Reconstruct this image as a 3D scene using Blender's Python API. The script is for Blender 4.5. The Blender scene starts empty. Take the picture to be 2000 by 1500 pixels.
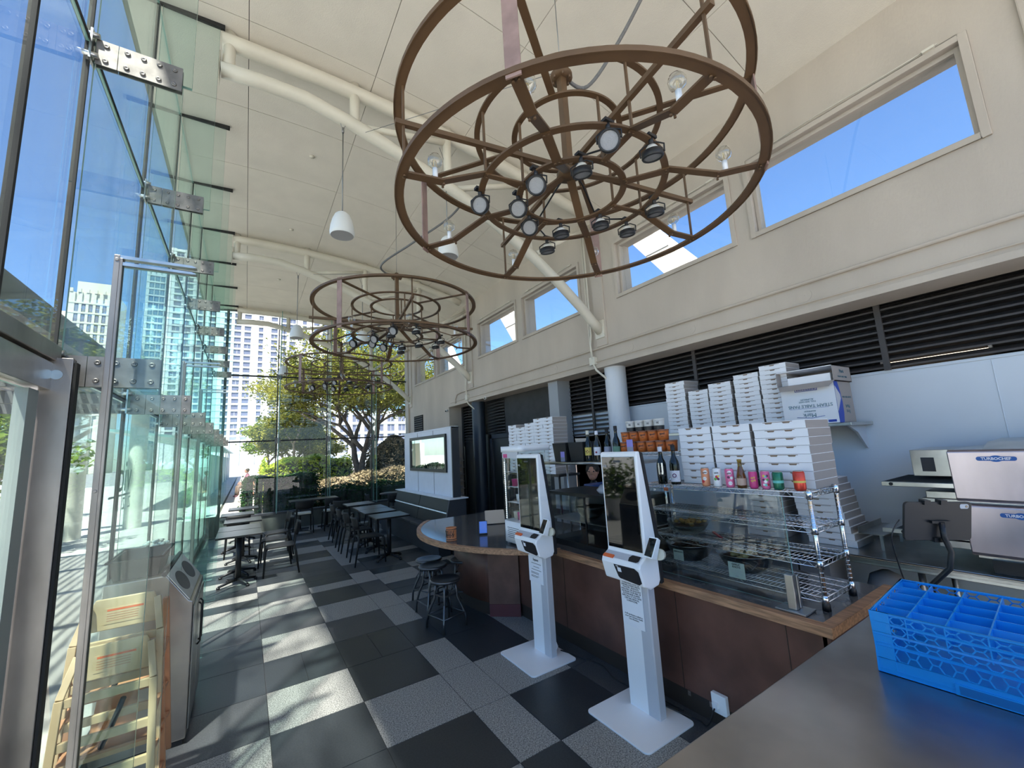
import bpy, bmesh, math, random
from mathutils import Vector, Matrix, Euler
random.seed(7)
PI = math.pi
SC = bpy.context.scene
COL = SC.collection
# ------------------------------------------------------------------ camera
cd = bpy.data.cameras.new('camera'); cam = bpy.data.objects.new('camera', cd); COL.objects.link(cam)
cd.sensor_width = 36; cd.lens = 14.476; cd.clip_start = 0.05; cd.clip_end = 600
_R = (0.8421718, -0.5365088, -0.0538971); _U = (-0.035332, -0.1546484, 0.9873376); _W = (0.5380504, 0.8296036, 0.1491964)
cam.matrix_world = Matrix(((_R[0], _U[0], -_W[0], 0), (_R[1], _U[1], -_W[1], 0), (_R[2], _U[2], -_W[2], 1.85), (0, 0, 0, 1)))
SC.camera = cam
# ------------------------------------------------------------------ sky and sun
SUN_DIR = Vector((-0.31, -0.42, 1.0)).normalized()
w = bpy.data.worlds.new('sky'); SC.world = w; w.use_nodes = True
nt = w.node_tree; nt.nodes.clear()
sky = nt.nodes.new('ShaderNodeTexSky'); sky.sky_type = 'NISHITA'; sky.sun_disc = False
sky.sun_elevation = math.asin(SUN_DIR.z); sky.sun_rotation = math.atan2(SUN_DIR.x, SUN_DIR.y)
sky.air_density = 1.15; sky.dust_density = 0.25; sky.ozone_density = 2.2
bg = nt.nodes.new('ShaderNodeBackground'); bg.inputs[1].default_value = 0.080
wo = nt.nodes.new('ShaderNodeOutputWorld')
tint = nt.nodes.new('ShaderNodeMix'); tint.data_type = 'RGBA'; tint.blend_type = 'MULTIPLY'; tint.inputs[0].default_value = 1; tint.inputs[7].default_value = (.86, 1.14, 1.50, 1)
nt.links.new(sky.outputs[0], tint.inputs[6]); nt.links.new(tint.outputs[2], bg.inputs[0]); nt.links.new(bg.outputs[0], wo.inputs[0])
sd = bpy.data.lights.new('sun', 'SUN'); sd.energy = 7.5; sd.angle = 0.03; sd.color = (1.0, .95, .87)
so = bpy.data.objects.new('sun', sd); COL.objects.link(so)
so.rotation_euler = (-SUN_DIR).to_track_quat('-Z', 'Y').to_euler()
# ------------------------------------------------------------------ exposure
SC.view_settings.view_transform = 'Standard'; SC.view_settings.look = 'None'
SC.view_settings.gamma = 1; SC.view_settings.use_curve_mapping = False
SC.view_settings.exposure = 1.22
cy = SC.cycles
cy.max_bounces = 12; cy.diffuse_bounces = 6; cy.glossy_bounces = 5; cy.transmission_bounces = 8
cy.transparent_max_bounces = 64; cy.caustics_reflective = False; cy.caustics_refractive = False
cy.sample_clamp_indirect = 6.0; cy.use_denoising = True

# ================================================================== helpers
class MB:
    def __init__(s): s.v = []; s.f = []; s.mi = []; s.sm = []
    def add(s, vs, fs, mi=0, smooth=False, M=None):
        b = len(s.v)
        for p in vs:
            p = Vector(p); s.v.append(M @ p if M is not None else p)
        for q in fs: s.f.append([b + i for i in q]); s.mi.append(mi); s.sm.append(smooth)
        return s
    def box(s, x0, x1, y0, y1, z0, z1, mi=0, M=None):
        vs = [(x, y, z) for x in (x0, x1) for y in (y0, y1) for z in (z0, z1)]
        return s.add(vs, [(0, 1, 3, 2), (4, 6, 7, 5), (0, 4, 5, 1), (2, 3, 7, 6), (0, 2, 6, 4), (1, 5, 7, 3)], mi, False, M)
    def cbox(s, c, d, mi=0, M=None):
        return s.box(c[0]-d[0]/2, c[0]+d[0]/2, c[1]-d[1]/2, c[1]+d[1]/2, c[2]-d[2]/2, c[2]+d[2]/2, mi, M)
    def bar(s, p, q, w, h, mi=0, up=(0, 0, 1)):
        p = Vector(p); q = Vector(q); d = q - p
        z = d.normalized(); u = Vector(up)
        if abs(z.dot(u)) > .98: u = Vector((0, 1, 0))
        x = z.cross(u).normalized(); y = x.cross(z)
        vs = []
        for e in (p, q):
            for a, b in ((-1, -1), (1, -1), (1, 1), (-1, 1)): vs.append(e + x*a*w/2 + y*b*h/2)
        return s.add(vs, [(0, 1, 2, 3), (7, 6, 5, 4), (0, 4, 5, 1), (1, 5, 6, 2), (2, 6, 7, 3), (3, 7, 4, 0)], mi)
    def tube(s, pts, r, n=8, mi=0, closed=False, cap=True):
        pts = [Vector(p) for p in pts]; m = len(pts)
        rr = r if isinstance(r, (list, tuple)) else [r]*m
        vs = []; prev = None
        for i, p in enumerate(pts):
            if closed: t = pts[(i+1) % m] - pts[i-1]
            else: t = pts[min(i+1, m-1)] - pts[max(i-1, 0)]
            if t.length < 1e-9: t = Vector((0, 0, 1))
            t.normalize()
            if prev is None:
                a = Vector((0, 0, 1)) if abs(t.z) < .9 else Vector((1, 0, 0))
                x = t.cross(a).normalized()
            else:
                x = prev - t*prev.dot(t)
                x = x.normalized() if x.length > 1e-6 else t.cross(Vector((0, 0, 1))).normalized()
            y = t.cross(x); prev = x
            for k in range(n):
                a = 2*PI*k/n; vs.append(p + (x*math.cos(a) + y*math.sin(a))*rr[i])
        fs = []
        for i in range(m if closed else m-1):
            j = (i+1) % m
            for k in range(n): fs.append((i*n+k, i*n+(k+1) % n, j*n+(k+1) % n, j*n+k))
        s.add(vs, fs, mi, True)
        if cap and not closed:
            b = len(s.v) - len(vs)
            s.f.append([b+k for k in range(n)][::-1]); s.mi.append(mi); s.sm.append(False)
            s.f.append([b+(m-1)*n+k for k in range(n)]); s.mi.append(mi); s.sm.append(False)
        return s
    def cyl(s, p, q, r, n=16, mi=0, r2=None): return s.tube([p, q], [r, r if r2 is None else r2], n, mi)
    def lathe(s, prof, n=24, mi=0, c=(0, 0, 0), M=None, a0=0, a1=None, smooth=True):
        vs = []; full = a1 is None; a1 = 2*PI if full else a1; m = n if full else n+1
        for r, z in prof:
            for k in range(m):
                a = a0 + (a1-a0)*k/n; vs.append((c[0]+max(r, 1e-5)*math.cos(a), c[1]+max(r, 1e-5)*math.sin(a), c[2]+z))
        fs = []
        for i in range(len(prof)-1):
            for k in range(n):
                k2 = (k+1) % m if full else k+1
                fs.append((i*m+k, i*m+k2, (i+1)*m+k2, (i+1)*m+k))
        return s.add(vs, fs, mi, smooth, M)
    def prism(s, poly, lo, hi, axis='z', mi=0, M=None, smooth=False):
        n = len(poly)
        def P(a, b, c): return {'z': (a, b, c), 'x': (c, a, b), 'y': (a, c, b)}[axis]
        vs = [P(a, b, lo) for a, b in poly] + [P(a, b, hi) for a, b in poly]
        fs = [tuple(range(n))[::-1], tuple(range(n, 2*n))]
        s.add(vs, fs, mi, False, M)
        s.add(vs, [(i, (i+1) % n, n+(i+1) % n, n+i) for i in range(n)], mi, smooth, M)
        return s
    def band(s, c, R, w, h, n=96, mi=0, a0=0, a1=None):
        """flat ring: radial width w, height h"""
        return s.lathe([(R-w/2, -h/2), (R+w/2, -h/2), (R+w/2, h/2), (R-w/2, h/2), (R-w/2, -h/2)], n, mi, c, None, a0, a1, False)
    def ball(s, c, r, mi=0, n=16, M=None):
        rx, ry, rz = (r, r, r) if not isinstance(r, (tuple, list)) else r
        vs = []; fs = []; m = n//2
        for i in range(m+1):
            t = PI*i/m
            for k in range(n):
                a = 2*PI*k/n; vs.append((c[0]+rx*math.sin(t)*math.cos(a), c[1]+ry*math.sin(t)*math.sin(a), c[2]+rz*math.cos(t)))
        for i in range(m):
            for k in range(n): fs.append((i*n+k, (i+1)*n+k, (i+1)*n+(k+1) % n, i*n+(k+1) % n))
        return s.add(vs, fs, mi, True, M)
    def build(s, name, mats, parent=None, bevel=0, M=None, seg=2):
        me = bpy.data.meshes.new(name)
        me.from_pydata([tuple(v) for v in s.v], [], s.f)
        for m in (mats if isinstance(mats, (list, tuple)) else [mats]): me.materials.append(m)
        bm = bmesh.new(); bm.from_mesh(me); bm.faces.ensure_lookup_table()
        for i, f in enumerate(bm.faces): f.material_index = s.mi[i]; f.smooth = s.sm[i]
        bmesh.ops.remove_doubles(bm, verts=bm.verts, dist=1e-6)
        bmesh.ops.recalc_face_normals(bm, faces=bm.faces); bm.to_mesh(me); bm.free()
        o = bpy.data.objects.new(name, me); COL.objects.link(o)
        if parent is not None: o.parent = parent
        if M is not None: o.matrix_local = M
        if bevel:
            b = o.modifiers.new('bevel', 'BEVEL'); b.width = bevel; b.segments = seg; b.limit_method = 'ANGLE'; b.angle_limit = .7
        return o

def tag(o, label=None, cat=None, group=None, kind=None):
    if label: o['label'] = label
    if cat: o['category'] = cat
    if group: o['group'] = group
    if kind: o['kind'] = kind
    return o
def thing(name, label, cat, loc=(0, 0, 0), rz=0, group=None, kind=None):
    o = bpy.data.objects.new(name, None); COL.objects.link(o); o.location = loc; o.rotation_euler = (0, 0, rz)
    o.empty_display_size = .1
    return tag(o, label, cat, group, kind)
def struct(o): o['kind'] = 'structure'; return o
def kids(o): return list(CH.get(o.name, [])) if False else list(o.children)
def dup(o, loc=None, rz=None, label=None, group=None, parent=None):
    ch = list(o.children)
    c = o.copy(); COL.objects.link(c)
    if parent is not None: c.parent = parent
    if loc is not None: c.location = loc
    if rz is not None: c.rotation_euler = (0, 0, rz)
    if label: c['label'] = label
    if group: c['group'] = group
    for x in ch: dup(x, parent=c)
    return c
def text(body, size, mat, parent, M, name='lettering', ext=.0006, align='CENTER', bold=0, vy='CENTER', sp=1.0):
    cu = bpy.data.curves.new(name, 'FONT'); cu.body = body; cu.size = size; cu.extrude = ext
    cu.align_x = align; cu.align_y = vy; cu.offset = bold; cu.space_line = sp; cu.resolution_u = 3
    t = bpy.data.objects.new('tmp', cu); COL.objects.link(t)
    dg = bpy.context.evaluated_depsgraph_get()
    me = bpy.data.meshes.new_from_object(t.evaluated_get(dg)); COL.objects.unlink(t); bpy.data.objects.remove(t)
    me.materials.clear(); me.materials.append(mat)
    o = bpy.data.objects.new(name, me); COL.objects.link(o)
    if parent is not None: o.parent = parent
    o.matrix_local = M
    return o
def frame(o, x, y):
    """matrix whose X axis = x, Y axis = y, origin o"""
    x = Vector(x).normalized(); y = Vector(y); y = (y - x*y.dot(x)).normalized(); z = x.cross(y); o = Vector(o)
    return Matrix(((x.x, y.x, z.x, o.x), (x.y, y.y, z.y, o.y), (x.z, y.z, z.z, o.z), (0, 0, 0, 1)))
def T(x, y, z): return Matrix.Translation((x, y, z))
def RZ(a): return Matrix.Rotation(a, 4, 'Z')
def rrect(w, h, r, n=5):
    pts = []
    for cx, cy_, a in ((w/2-r, h/2-r, 0), (-w/2+r, h/2-r, PI/2), (-w/2+r, -h/2+r, PI), (w/2-r, -h/2+r, 3*PI/2)):
        for k in range(n+1): t = a+PI/2*k/n; pts.append((cx+r*math.cos(t), cy_+r*math.sin(t)))
    return pts

# ================================================================== materials
MATS = {}
def mat(name, col, rough=.5, metal=0, noise=0, nscale=6, bump=0, bscale=40, spec=.5, emit=None, estr=0, alpha=None, coat=0, detail=4, ndark=None, stretch=None):
    m = bpy.data.materials.new(name); m.use_nodes = True; n = m.node_tree; b = n.nodes['Principled BSDF']
    b.inputs['Base Color'].default_value = (*col, 1); b.inputs['Roughness'].default_value = rough
    b.inputs['Metallic'].default_value = metal; b.inputs['Specular IOR Level'].default_value = spec
    b.inputs['Coat Weight'].default_value = coat
    if emit: b.inputs['Emission Color'].default_value = (*emit, 1); b.inputs['Emission Strength'].default_value = estr
    if noise or bump:
        tc = n.nodes.new('ShaderNodeTexCoord'); mp = n.nodes.new('ShaderNodeMapping')
        n.links.new(tc.outputs['Object'], mp.inputs[0])
        if stretch: mp.inputs['Scale'].default_value = stretch
    if noise:
        t = n.nodes.new('ShaderNodeTexNoise'); t.inputs['Scale'].default_value = nscale; t.inputs['Detail'].default_value = detail
        n.links.new(mp.outputs[0], t.inputs[0])
        r = n.nodes.new('ShaderNodeMix'); r.data_type = 'RGBA'
        dk = ndark if ndark else tuple(c*(1-noise) for c in col); lt = tuple(min(1, c*(1+noise*.5)) for c in col)
        r.inputs[6].default_value = (*dk, 1); r.inputs[7].default_value = (*lt, 1)
        cr = n.nodes.new('ShaderNodeMapRange'); cr.inputs[1].default_value = .35; cr.inputs[2].default_value = .65
        n.links.new(t.outputs[0], cr.inputs[0]); n.links.new(cr.outputs[0], r.inputs[0]); n.links.new(r.outputs[2], b.inputs['Base Color'])
    if bump:
        t2 = n.nodes.new('ShaderNodeTexNoise'); t2.inputs['Scale'].default_value = bscale; t2.inputs['Detail'].default_value = 3
        n.links.new(mp.outputs[0], t2.inputs[0]); bp = n.nodes.new('ShaderNodeBump'); bp.inputs['Strength'].default_value = bump
        bp.inputs['Distance'].default_value = .01; n.links.new(t2.outputs[0], bp.inputs['Height']); n.links.new(bp.outputs[0], b.inputs['Normal'])
    MATS[name] = m; return m
def glassmat(name, tint, refl=1.0, rough=.0, dirt=0):
    m = bpy.data.materials.new(name); m.use_nodes = True; n = m.node_tree; n.nodes.clear()
    o = n.nodes.new('ShaderNodeOutputMaterial'); tr = n.nodes.new('ShaderNodeBsdfTransparent'); tr.inputs[0].default_value = (*tint, 1)
    gl = n.nodes.new('ShaderNodeBsdfGlossy'); gl.inputs['Roughness'].default_value = rough; gl.inputs[0].default_value = (1, 1, 1, 1)
    fr = n.nodes.new('ShaderNodeFresnel'); fr.inputs[0].default_value = 1.45
    mu = n.nodes.new('ShaderNodeMath'); mu.operation = 'MULTIPLY'; mu.inputs[1].default_value = refl; mu.use_clamp = True
    mx = n.nodes.new('ShaderNodeMixShader')
    # a ray leaving a pane meets its back face: use the same outside index there
    ge = n.nodes.new('ShaderNodeNewGeometry'); ior = n.nodes.new('ShaderNodeMix')
    ior.inputs[2].default_value = 1.45; ior.inputs[3].default_value = 1/1.45
    n.links.new(ge.outputs['Backfacing'], ior.inputs[0]); n.links.new(ior.outputs[0], fr.inputs[0])
    n.links.new(fr.outputs[0], mu.inputs[0]); n.links.new(mu.outputs[0], mx.inputs[0]); n.links.new(tr.outputs[0], mx.inputs[1]); n.links.new(gl.outputs[0], mx.inputs[2])
    last = mx
    if dirt:
        df = n.nodes.new('ShaderNodeBsdfDiffuse'); df.inputs[0].default_value = (.75, .8, .8, 1)
        tc = n.nodes.new('ShaderNodeTexCoord'); mp = n.nodes.new('ShaderNodeMapping'); mp.inputs['Scale'].default_value = (6, 6, .7)
        no = n.nodes.new('ShaderNodeTexNoise'); no.inputs['Scale'].default_value = 2.2; no.inputs['Detail'].default_value = 6
        mr = n.nodes.new('ShaderNodeMapRange'); mr.inputs[1].default_value = .42; mr.inputs[2].default_value = .8; mr.inputs[4].default_value = dirt
        m2 = n.nodes.new('ShaderNodeMixShader')
        n.links.new(tc.outputs['Object'], mp.inputs[0]); n.links.new(mp.outputs[0], no.inputs[0]); n.links.new(no.outputs[0], mr.inputs[0])
        n.links.new(mr.outputs[0], m2.inputs[0]); n.links.new(mx.outputs[0], m2.inputs[1]); n.links.new(df.outputs[0], m2.inputs[2]); last = m2
    n.links.new(last.outputs[0], o.inputs[0])
    MATS[name] = m; return m

mCEIL = mat('ceiling_board', (.74, .69, .61), .9, noise=.04, nscale=3, bump=.25, bscale=120)
mWALL = mat('plaster_wall', (.53, .465, .40), .9, noise=.10, nscale=1.6, bump=.2, bscale=60, stretch=(1, 1, .35))
mBEAM = mat('painted_steel', (.70, .66, .57), .45, noise=.05, nscale=3)
mDARK = mat('shadow_gap', (.02, .02, .02), .9)  # near-black of glass joints, gasket, channels and the ceiling seam backing
mBROWN = mat('brown_painted_steel', (.13, .072, .034), .5, noise=.15, nscale=4)
mPINK = mat('faded_steel_strap', (.34, .22, .19), .6, noise=.2, nscale=9)
mBLACK = mat('black_plastic', (.012, .012, .014), .45)
mBLACKM = mat('black_metal', (.02, .02, .022), .4, metal=.3)
mCHAIR = mat('charcoal_polymer', (.012, .012, .013), .55, spec=.35)
mTTOP = mat('dark_laminate', (.018, .018, .019), .28, noise=.15, nscale=5, spec=.32)
mWHITE = mat('white_powder_coat', (.90, .91, .93), .38)
mLGREY = mat('light_grey_plastic', (.55, .56, .6), .4)
mORANGE = mat('orange_plastic', (.75, .14, .04), .4)
mSCREEN = mat('screen_glass', (.004, .004, .005), .03, spec=1.0)
mSTEEL = mat('brushed_steel', (.50, .50, .49), .28, metal=1, noise=.15, nscale=6, bump=.06, bscale=25)
mBRONZE = mat('weathered_steel', (.30, .27, .25), .38, metal=.85, noise=.3, nscale=5, stretch=(1, 1, .4))
mCHROME = mat('chrome_wire', (.75, .75, .76), .14, metal=1)
mPLATE = mat('steel_splice_plate', (.24, .225, .21), .45, metal=.7, noise=.25, nscale=14)
mBUTCHER = mat('worn_butcher_block', (.40, .22, .12), .5, noise=.4, nscale=5, stretch=(14, 1.2, 14))
mCTOP = mat('grey_stone_top', (.10, .10, .105), .12, noise=.25, nscale=8, spec=.7)
mBROWNP = mat('brown_stained_panel', (.13, .058, .042), .45, noise=.35, nscale=3.5, detail=8)
mKICK = mat('dark_kick', (.035, .025, .02), .5)
mPAPER = mat('white_card', (.88, .89, .93), .75)
mPAPERSHADE = mat('white_card_side', (.33, .30, .285), .8)  # darker copy of the white card, shade of the side faces put into colour
mCARDIN = mat('card_slot', (.25, .18, .13), .9)
mNAVY = mat('dark_grey_paint', (.045, .047, .055), .55, noise=.1)
mLOUV = mat('dark_bronze_slat', (.05, .042, .04), .5)
mBACKD = mat('plenum_black', (.008, .007, .007), .9)
mPANEL = mat('white_frp_panel', (.66, .71, .78), .35, noise=.03, nscale=2)
mBLUE = mat('blue_rack_plastic', (.012, .31, .80), .35)
mCREAM = mat('cream_seat', (.62, .60, .5), .7)
mWOOD = mat('pale_rubberwood', (.62, .44, .25), .5, noise=.25, nscale=5, stretch=(1, 1, .15))
mWOODR = mat('reddish_wood', (.50, .25, .13), .5, noise=.25, nscale=5, stretch=(1, 1, .15))
mINK = mat('black_ink', (.03, .03, .03), .6)
mDKGLASS = mat('dark_bottle_glass', (.004, .006, .004), .08, spec=.5)
mGLASS = glassmat('clear_glass', (.975, .99, .985), .9)
mGLASSW = glassmat('curtain_glass', (.95, .985, .98), .8, dirt=.035)
mFIN = glassmat('fin_glass', (.915, .97, .96), .6, dirt=.012)
mEDGE = mat('glass_edge', (.22, .42, .38), .25, spec=.8)
mCASEG = glassmat('case_glass', (.80, .84, .84), .8)
mSKIN = mat('skin', (.45, .24, .17), .6)

def pane(mb, x0, x1, y0, y1, z0, z1):
    """glass slab: big faces material 0, thin edges material 1"""
    d = (x1-x0, y1-y0, z1-z0); k = d.index(min(d))
    vs = [(x, y, z) for x in (x0, x1) for y in (y0, y1) for z in (z0, z1)]
    F = {0: [(0, 1, 3, 2), (4, 6, 7, 5)], 1: [(0, 4, 5, 1), (2, 3, 7, 6)], 2: [(0, 2, 6, 4), (1, 5, 7, 3)]}
    for a in range(3): mb.add(vs, F[a], 0 if a == k else 1)
    return mb
def ceil_z(x): return 5.95 - .0355*(x-.2)**2
# ================================================================== floor tiles
def speck(name, a, b, scale, rough, c=None):
    m = bpy.data.materials.new(name); m.use_nodes = True; n = m.node_tree; bs = n.nodes['Principled BSDF']
    tc = n.nodes.new('ShaderNodeTexCoord'); t = n.nodes.new('ShaderNodeTexNoise'); t.inputs['Scale'].default_value = scale; t.inputs['Detail'].default_value = 6; t.inputs['Roughness'].default_value = .8
    cr = n.nodes.new('ShaderNodeValToRGB'); e = cr.color_ramp.elements; e[0].position = .40; e[0].color = (*a, 1); e[1].position = .60; e[1].color = (*b, 1)
    n.links.new(tc.outputs['Object'], t.inputs[0]); n.links.new(t.outputs[0], cr.inputs[0])
    t2 = n.nodes.new('ShaderNodeTexNoise'); t2.inputs['Scale'].default_value = 1.3; t2.inputs['Detail'].default_value = 5
    mr = n.nodes.new('ShaderNodeMapRange'); mr.inputs[3].default_value = rough-.08; mr.inputs[4].default_value = rough+.14
    n.links.new(tc.outputs['Object'], t2.inputs[0]); n.links.new(t2.outputs[0], mr.inputs[0]); n.links.new(mr.outputs[0], bs.inputs['Roughness'])
    n.links.new(cr.outputs[0], bs.inputs['Base Color']); return m
mT0 = speck('slate_tile', (.020, .024, .028), (.036, .041, .047), 90, .36)
mT1 = speck('speckled_granite_tile', (.055, .056, .057), (.50, .49, .46), 110, .45)
mT2 = speck('mid_grey_tile', (.038, .041, .046), (.080, .084, .090), 100, .42)
mGROUT = mat('grout', (.03, .03, .032), .9)
fl = MB(); g = .0025
fl.box(-.79, 5.6, -3, 13.05, -.2, -.004, 3)
def tile(x0, x1, y0, y1, t): fl.box(x0+g, x1-g, y0+g, y1-g, -.02, 0, t)
U_ = .61; Y0_ = 2.34-6*.61
rnd = random.Random(3)
# tone of the tiles read row by row: (column start, width) -> list of (start row, rows, tone)
AB = {2.34: 0, 2.95: 0, 3.56: 1, 4.17: 'h0', 4.78: 1, 5.39: 2, 6.0: 1, 6.61: 2}
BC = {2.34: 0, 2.95: 1, 3.56: 0, 4.17: 'h0', 4.78: 2, 5.39: 1, 6.0: 0, 6.61: 's10'}
CD = {1.73: 0, 2.34: 1, 2.95: 1, 3.56: 1, 4.17: 0, 4.78: 1, 5.39: 1, 6.0: 2, 6.61: 1}
DE = {1.73: 1, 2.34: 0, 2.95: 1, 3.56: 0, 4.17: 0, 4.78: 2, 5.39: 's10', 6.0: 's01', 6.61: 's10'}
EF = {1.73: 2, 2.34: 2, 2.95: 2, 3.56: 1, 4.17: 1}
LA = {2.95: 1, 3.56: 2, 4.17: 0, 4.78: 0, 5.39: 2, 6.0: 1, 6.61: 's01'}
colsX = [(-.79, .205, LA), (.205, .82, AB), (.82, 1.43, BC), (1.43, 1.74, CD), (1.74, 2.35, DE), (2.35, 2.96, EF), (2.96, 3.57, {}), (3.57, 4.18, {}), (4.18, 4.8, {}), (4.8, 5.58, {})]
for x0, x1, D in colsX:
    k = 0; y = Y0_-3*U_
    while y < 13.0:
        ye = min(y+U_, 13.0); t = None
        for kk in D:
            if abs(kk-y) < .02: t = D[kk]
        if t is None:
            t = rnd.choice([0, 1, 2, 's10', 's01', 's02']) if y > 6.5 else rnd.choice([0, 1, 2, 1])
            if x0 == 1.43: t = 1 if rnd.random() < .7 else 2
        if t == 'h0':
            xm = (x0+x1)/2; tile(x0, xm, y, ye, 0); tile(xm, x1, y, ye, 0)
        elif isinstance(t, str):
            ym = y+U_/2; tile(x0, x1, y, min(ym, ye), int(t[1]))
            if ym < ye: tile(x0, x1, ym, ye, int(t[2]))
        else: tile(x0, x1, y, ye, t)
        y += U_
struct(fl.build('floor', [mT0, mT1, mT2, mGROUT]))

# ================================================================== ceiling and roof
XS = [-1.02, -.12, 1.05, 2.22, 3.39, 4.42]
YS = [-3.0] + [4.02-1.17*k for k in range(5, 0, -1)] + [4.02+1.17*k for k in range(0, 8)] + [13.05]
ce = MB()
for i in range(len(XS)-1):
    for j in range(len(YS)-1):
        n = 4; a, b = XS[i]+.003, XS[i+1]-.003; y0, y1 = YS[j]+.003, YS[j+1]-.003
        lo = [(a+(b-a)*k/n, ceil_z(a+(b-a)*k/n)) for k in range(n+1)]
        poly = lo + [(x, z+.03) for x, z in reversed(lo)]
        ce.prism(poly, y0, y1, 'y', 0)
prof = [(-1.06+k*.5, ceil_z(-1.06+k*.5)+.02) for k in range(12)] + [(4.9, ceil_z(4.9)+.02)]
ce.prism(prof + [(x, z+.25) for x, z in reversed(prof)], -3.05, 13.3, 'y', 1)
struct(ce.build('ceiling', [mCEIL, mDARK]))
# ceiling sprinkler caps
for i, (x, y) in enumerate(((.62, 5.7), (.55, 7.9), (2.9, 6.9), (.5, 10.4))):
    m = MB(); m.lathe([(0, 0), (.035, 0), (.035, -.012), (.0, -.014)], 20)
    o = m.build('sprinkler_cap', mBEAM, None); o.location = (x, y, ceil_z(x)-.001)
    tag(o, ['white round sprinkler cap on the ceiling, nearest the glass fins', 'white round sprinkler cap on the ceiling between the first two trusses', 'white round sprinkler cap on the ceiling behind the big chandelier', 'white round sprinkler cap on the ceiling before the last truss'][i], 'sprinkler cap', 'sprinkler caps in the ceiling')

# ================================================================== right wall with clerestory windows
WX, WX2 = 4.4, 4.75
win = [(-1.4, -.05), (.32, 2.0), (2.15, 3.90), (4.62, 6.33), (6.48, 8.15), (8.87, 10.58), (10.72, 12.4)]
wl = MB()
wl.box(WX, WX2, -3, 13.05, 2.97, 3.86)
topz = 4.72
zt = lambda x: ceil_z(x)+.02
wl.prism([(WX, topz), (WX2, topz), (WX2, zt(WX2)), (WX, zt(WX))], -3, 13.05, 'y')
e = -3
for a, b in win: wl.box(WX, WX2, e, a, 3.86, topz); e = b
wl.box(WX, WX2, e, 13.05, 3.86, topz)
wl.box(WX, WX2, 9.85, 13.05, 0, 2.97)          # full height end
wl.box(WX, WX2, 2.97+0, 2.97, 2.9, 2.97) if False else None
struct(wl.build('wall_right', mWALL))
tr = MB()
tr.box(WX-.03, WX2, -3, 9.85, 2.93, 2.985)
tr.cyl((WX-.025, -3, 3.22), (WX-.025, 9.1, 3.22), .016, 10)
tr.tube([(WX-.025, 9.1, 3.22), (WX-.025, 9.3, 3.2), (WX-.025, 9.4, 3.1), (WX-.025, 9.4, 2.98)], .016, 10)
tr.cyl((WX-.02, -3, 3.03), (WX-.02, 9.7, 3.03), .007, 8)
struct(tr.build('trim_1', mWALL, bevel=.004))
for i, y in enumerate((.2, 1.62, 2.82, 3.75, -1.2, 5.4)):
    m = MB(); m.cyl((WX-.006, y, 3.11), (WX+.01, y, 3.11), .062, 28); m.cyl((WX-.012, y, 3.11), (WX+.01, y, 3.11), .006, 8)
    struct(m.build('trim_%d' % (i+20), mWALL))
wn = 0
for a, b in win:
    wn += 1
    f = MB(); t = .05
    for X0, X1, tt in ((WX-.02, WX+.05, .05), (WX+.05, WX+.12, .085)):
        f.box(X0, X1, a, a+tt, 3.86, topz); f.box(X0, X1, b-tt, b, 3.86, topz)
        f.box(X0, X1, a+tt, b-tt, 3.86, 3.86+tt); f.box(X0, X1, a+tt, b-tt, topz-tt, topz)
    o = struct(f.build('window_%d' % wn, mWALL, bevel=.004))
    p = MB(); pane(p, WX+.08, WX+.086, a+.08, b-.08, 3.94, topz-.08); p.build('pane', [mGLASS, mEDGE], o)
    if a > 0:
        h = MB(); h.tube([(WX-.025, a+.15, topz+.02), (WX-.03, a+.5, topz+.015), (WX-.025, a+.9, topz+.03), (WX-.025, b-.2, topz+.012)], .004, 6)
        h.cbox((WX-.03, a+.2, topz+.01), (.03, .07, .02)); h.cbox((WX-.03, b-.3, topz+.012), (.03, .07, .02)); h.build('latch_rod', mBEAM, o)
# pilasters that carry the trusses
FY = [2.77+1.42*k for k in range(8)]
TY = [4.25, 8.52, 12.78]
pl = MB()
for y in (-.02,)+tuple(TY):
    pl.box(WX-.03, WX+.02, y-.11, y+.11, 3.24, 5.3)
struct(pl.build('column_1', mWALL, bevel=.01))
# conduits beside pilasters
for i, y in enumerate(TY[:2]):
    m = MB(); x = WX-.05; yy = y+.18
    m.tube([(x, yy, 5.25), (x, yy, 4.2), (x, yy, 3.45), (x-.01, yy+.02, 3.3), (x, yy+.01, 3.08)], .013, 8)
    m.tube([(x, yy+.045, 5.25), (x, yy+.045, 3.9), (x, yy+.04, 3.35), (x, yy+.03, 3.08)], .010, 8)
    m.cbox((x+.02, yy+.02, 3.05), (.06, .11, .12))
    m.tube([(x, yy, 3.0), (x, yy-.05, 2.9), (x+.1, yy-.12, 2.78), (x+.2, yy-.2, 2.66)], .016, 8)
    tag(m.build('wall_conduit', mBEAM), ['painted cable conduit running down the wall beside the nearest truss strut', 'painted cable conduit running down the wall beside the middle truss strut'][i], 'conduit', 'painted conduits by the truss struts')
# round column under the beam
c = MB(); c.lathe([(.155, 0), (.155, 2.93)], 40, 0, (4.60, 4.25, 0)); struct(c.build('column_2', mat('column_paint', (.70, .73, .79), .5)))
c = MB(); c.lathe([(.155, 0), (.155, 2.93)], 40, 0, (4.60, 8.62, 0)); struct(c.build('column_3', mat('dark_column_paint', (.03, .04, .06), .35)))
c = MB(); c.box(4.5, 4.78, 5.50, 5.76, 0, 2.94); struct(c.build('column_4', mat('post_paint', (.36, .38, .41), .6)))
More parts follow.
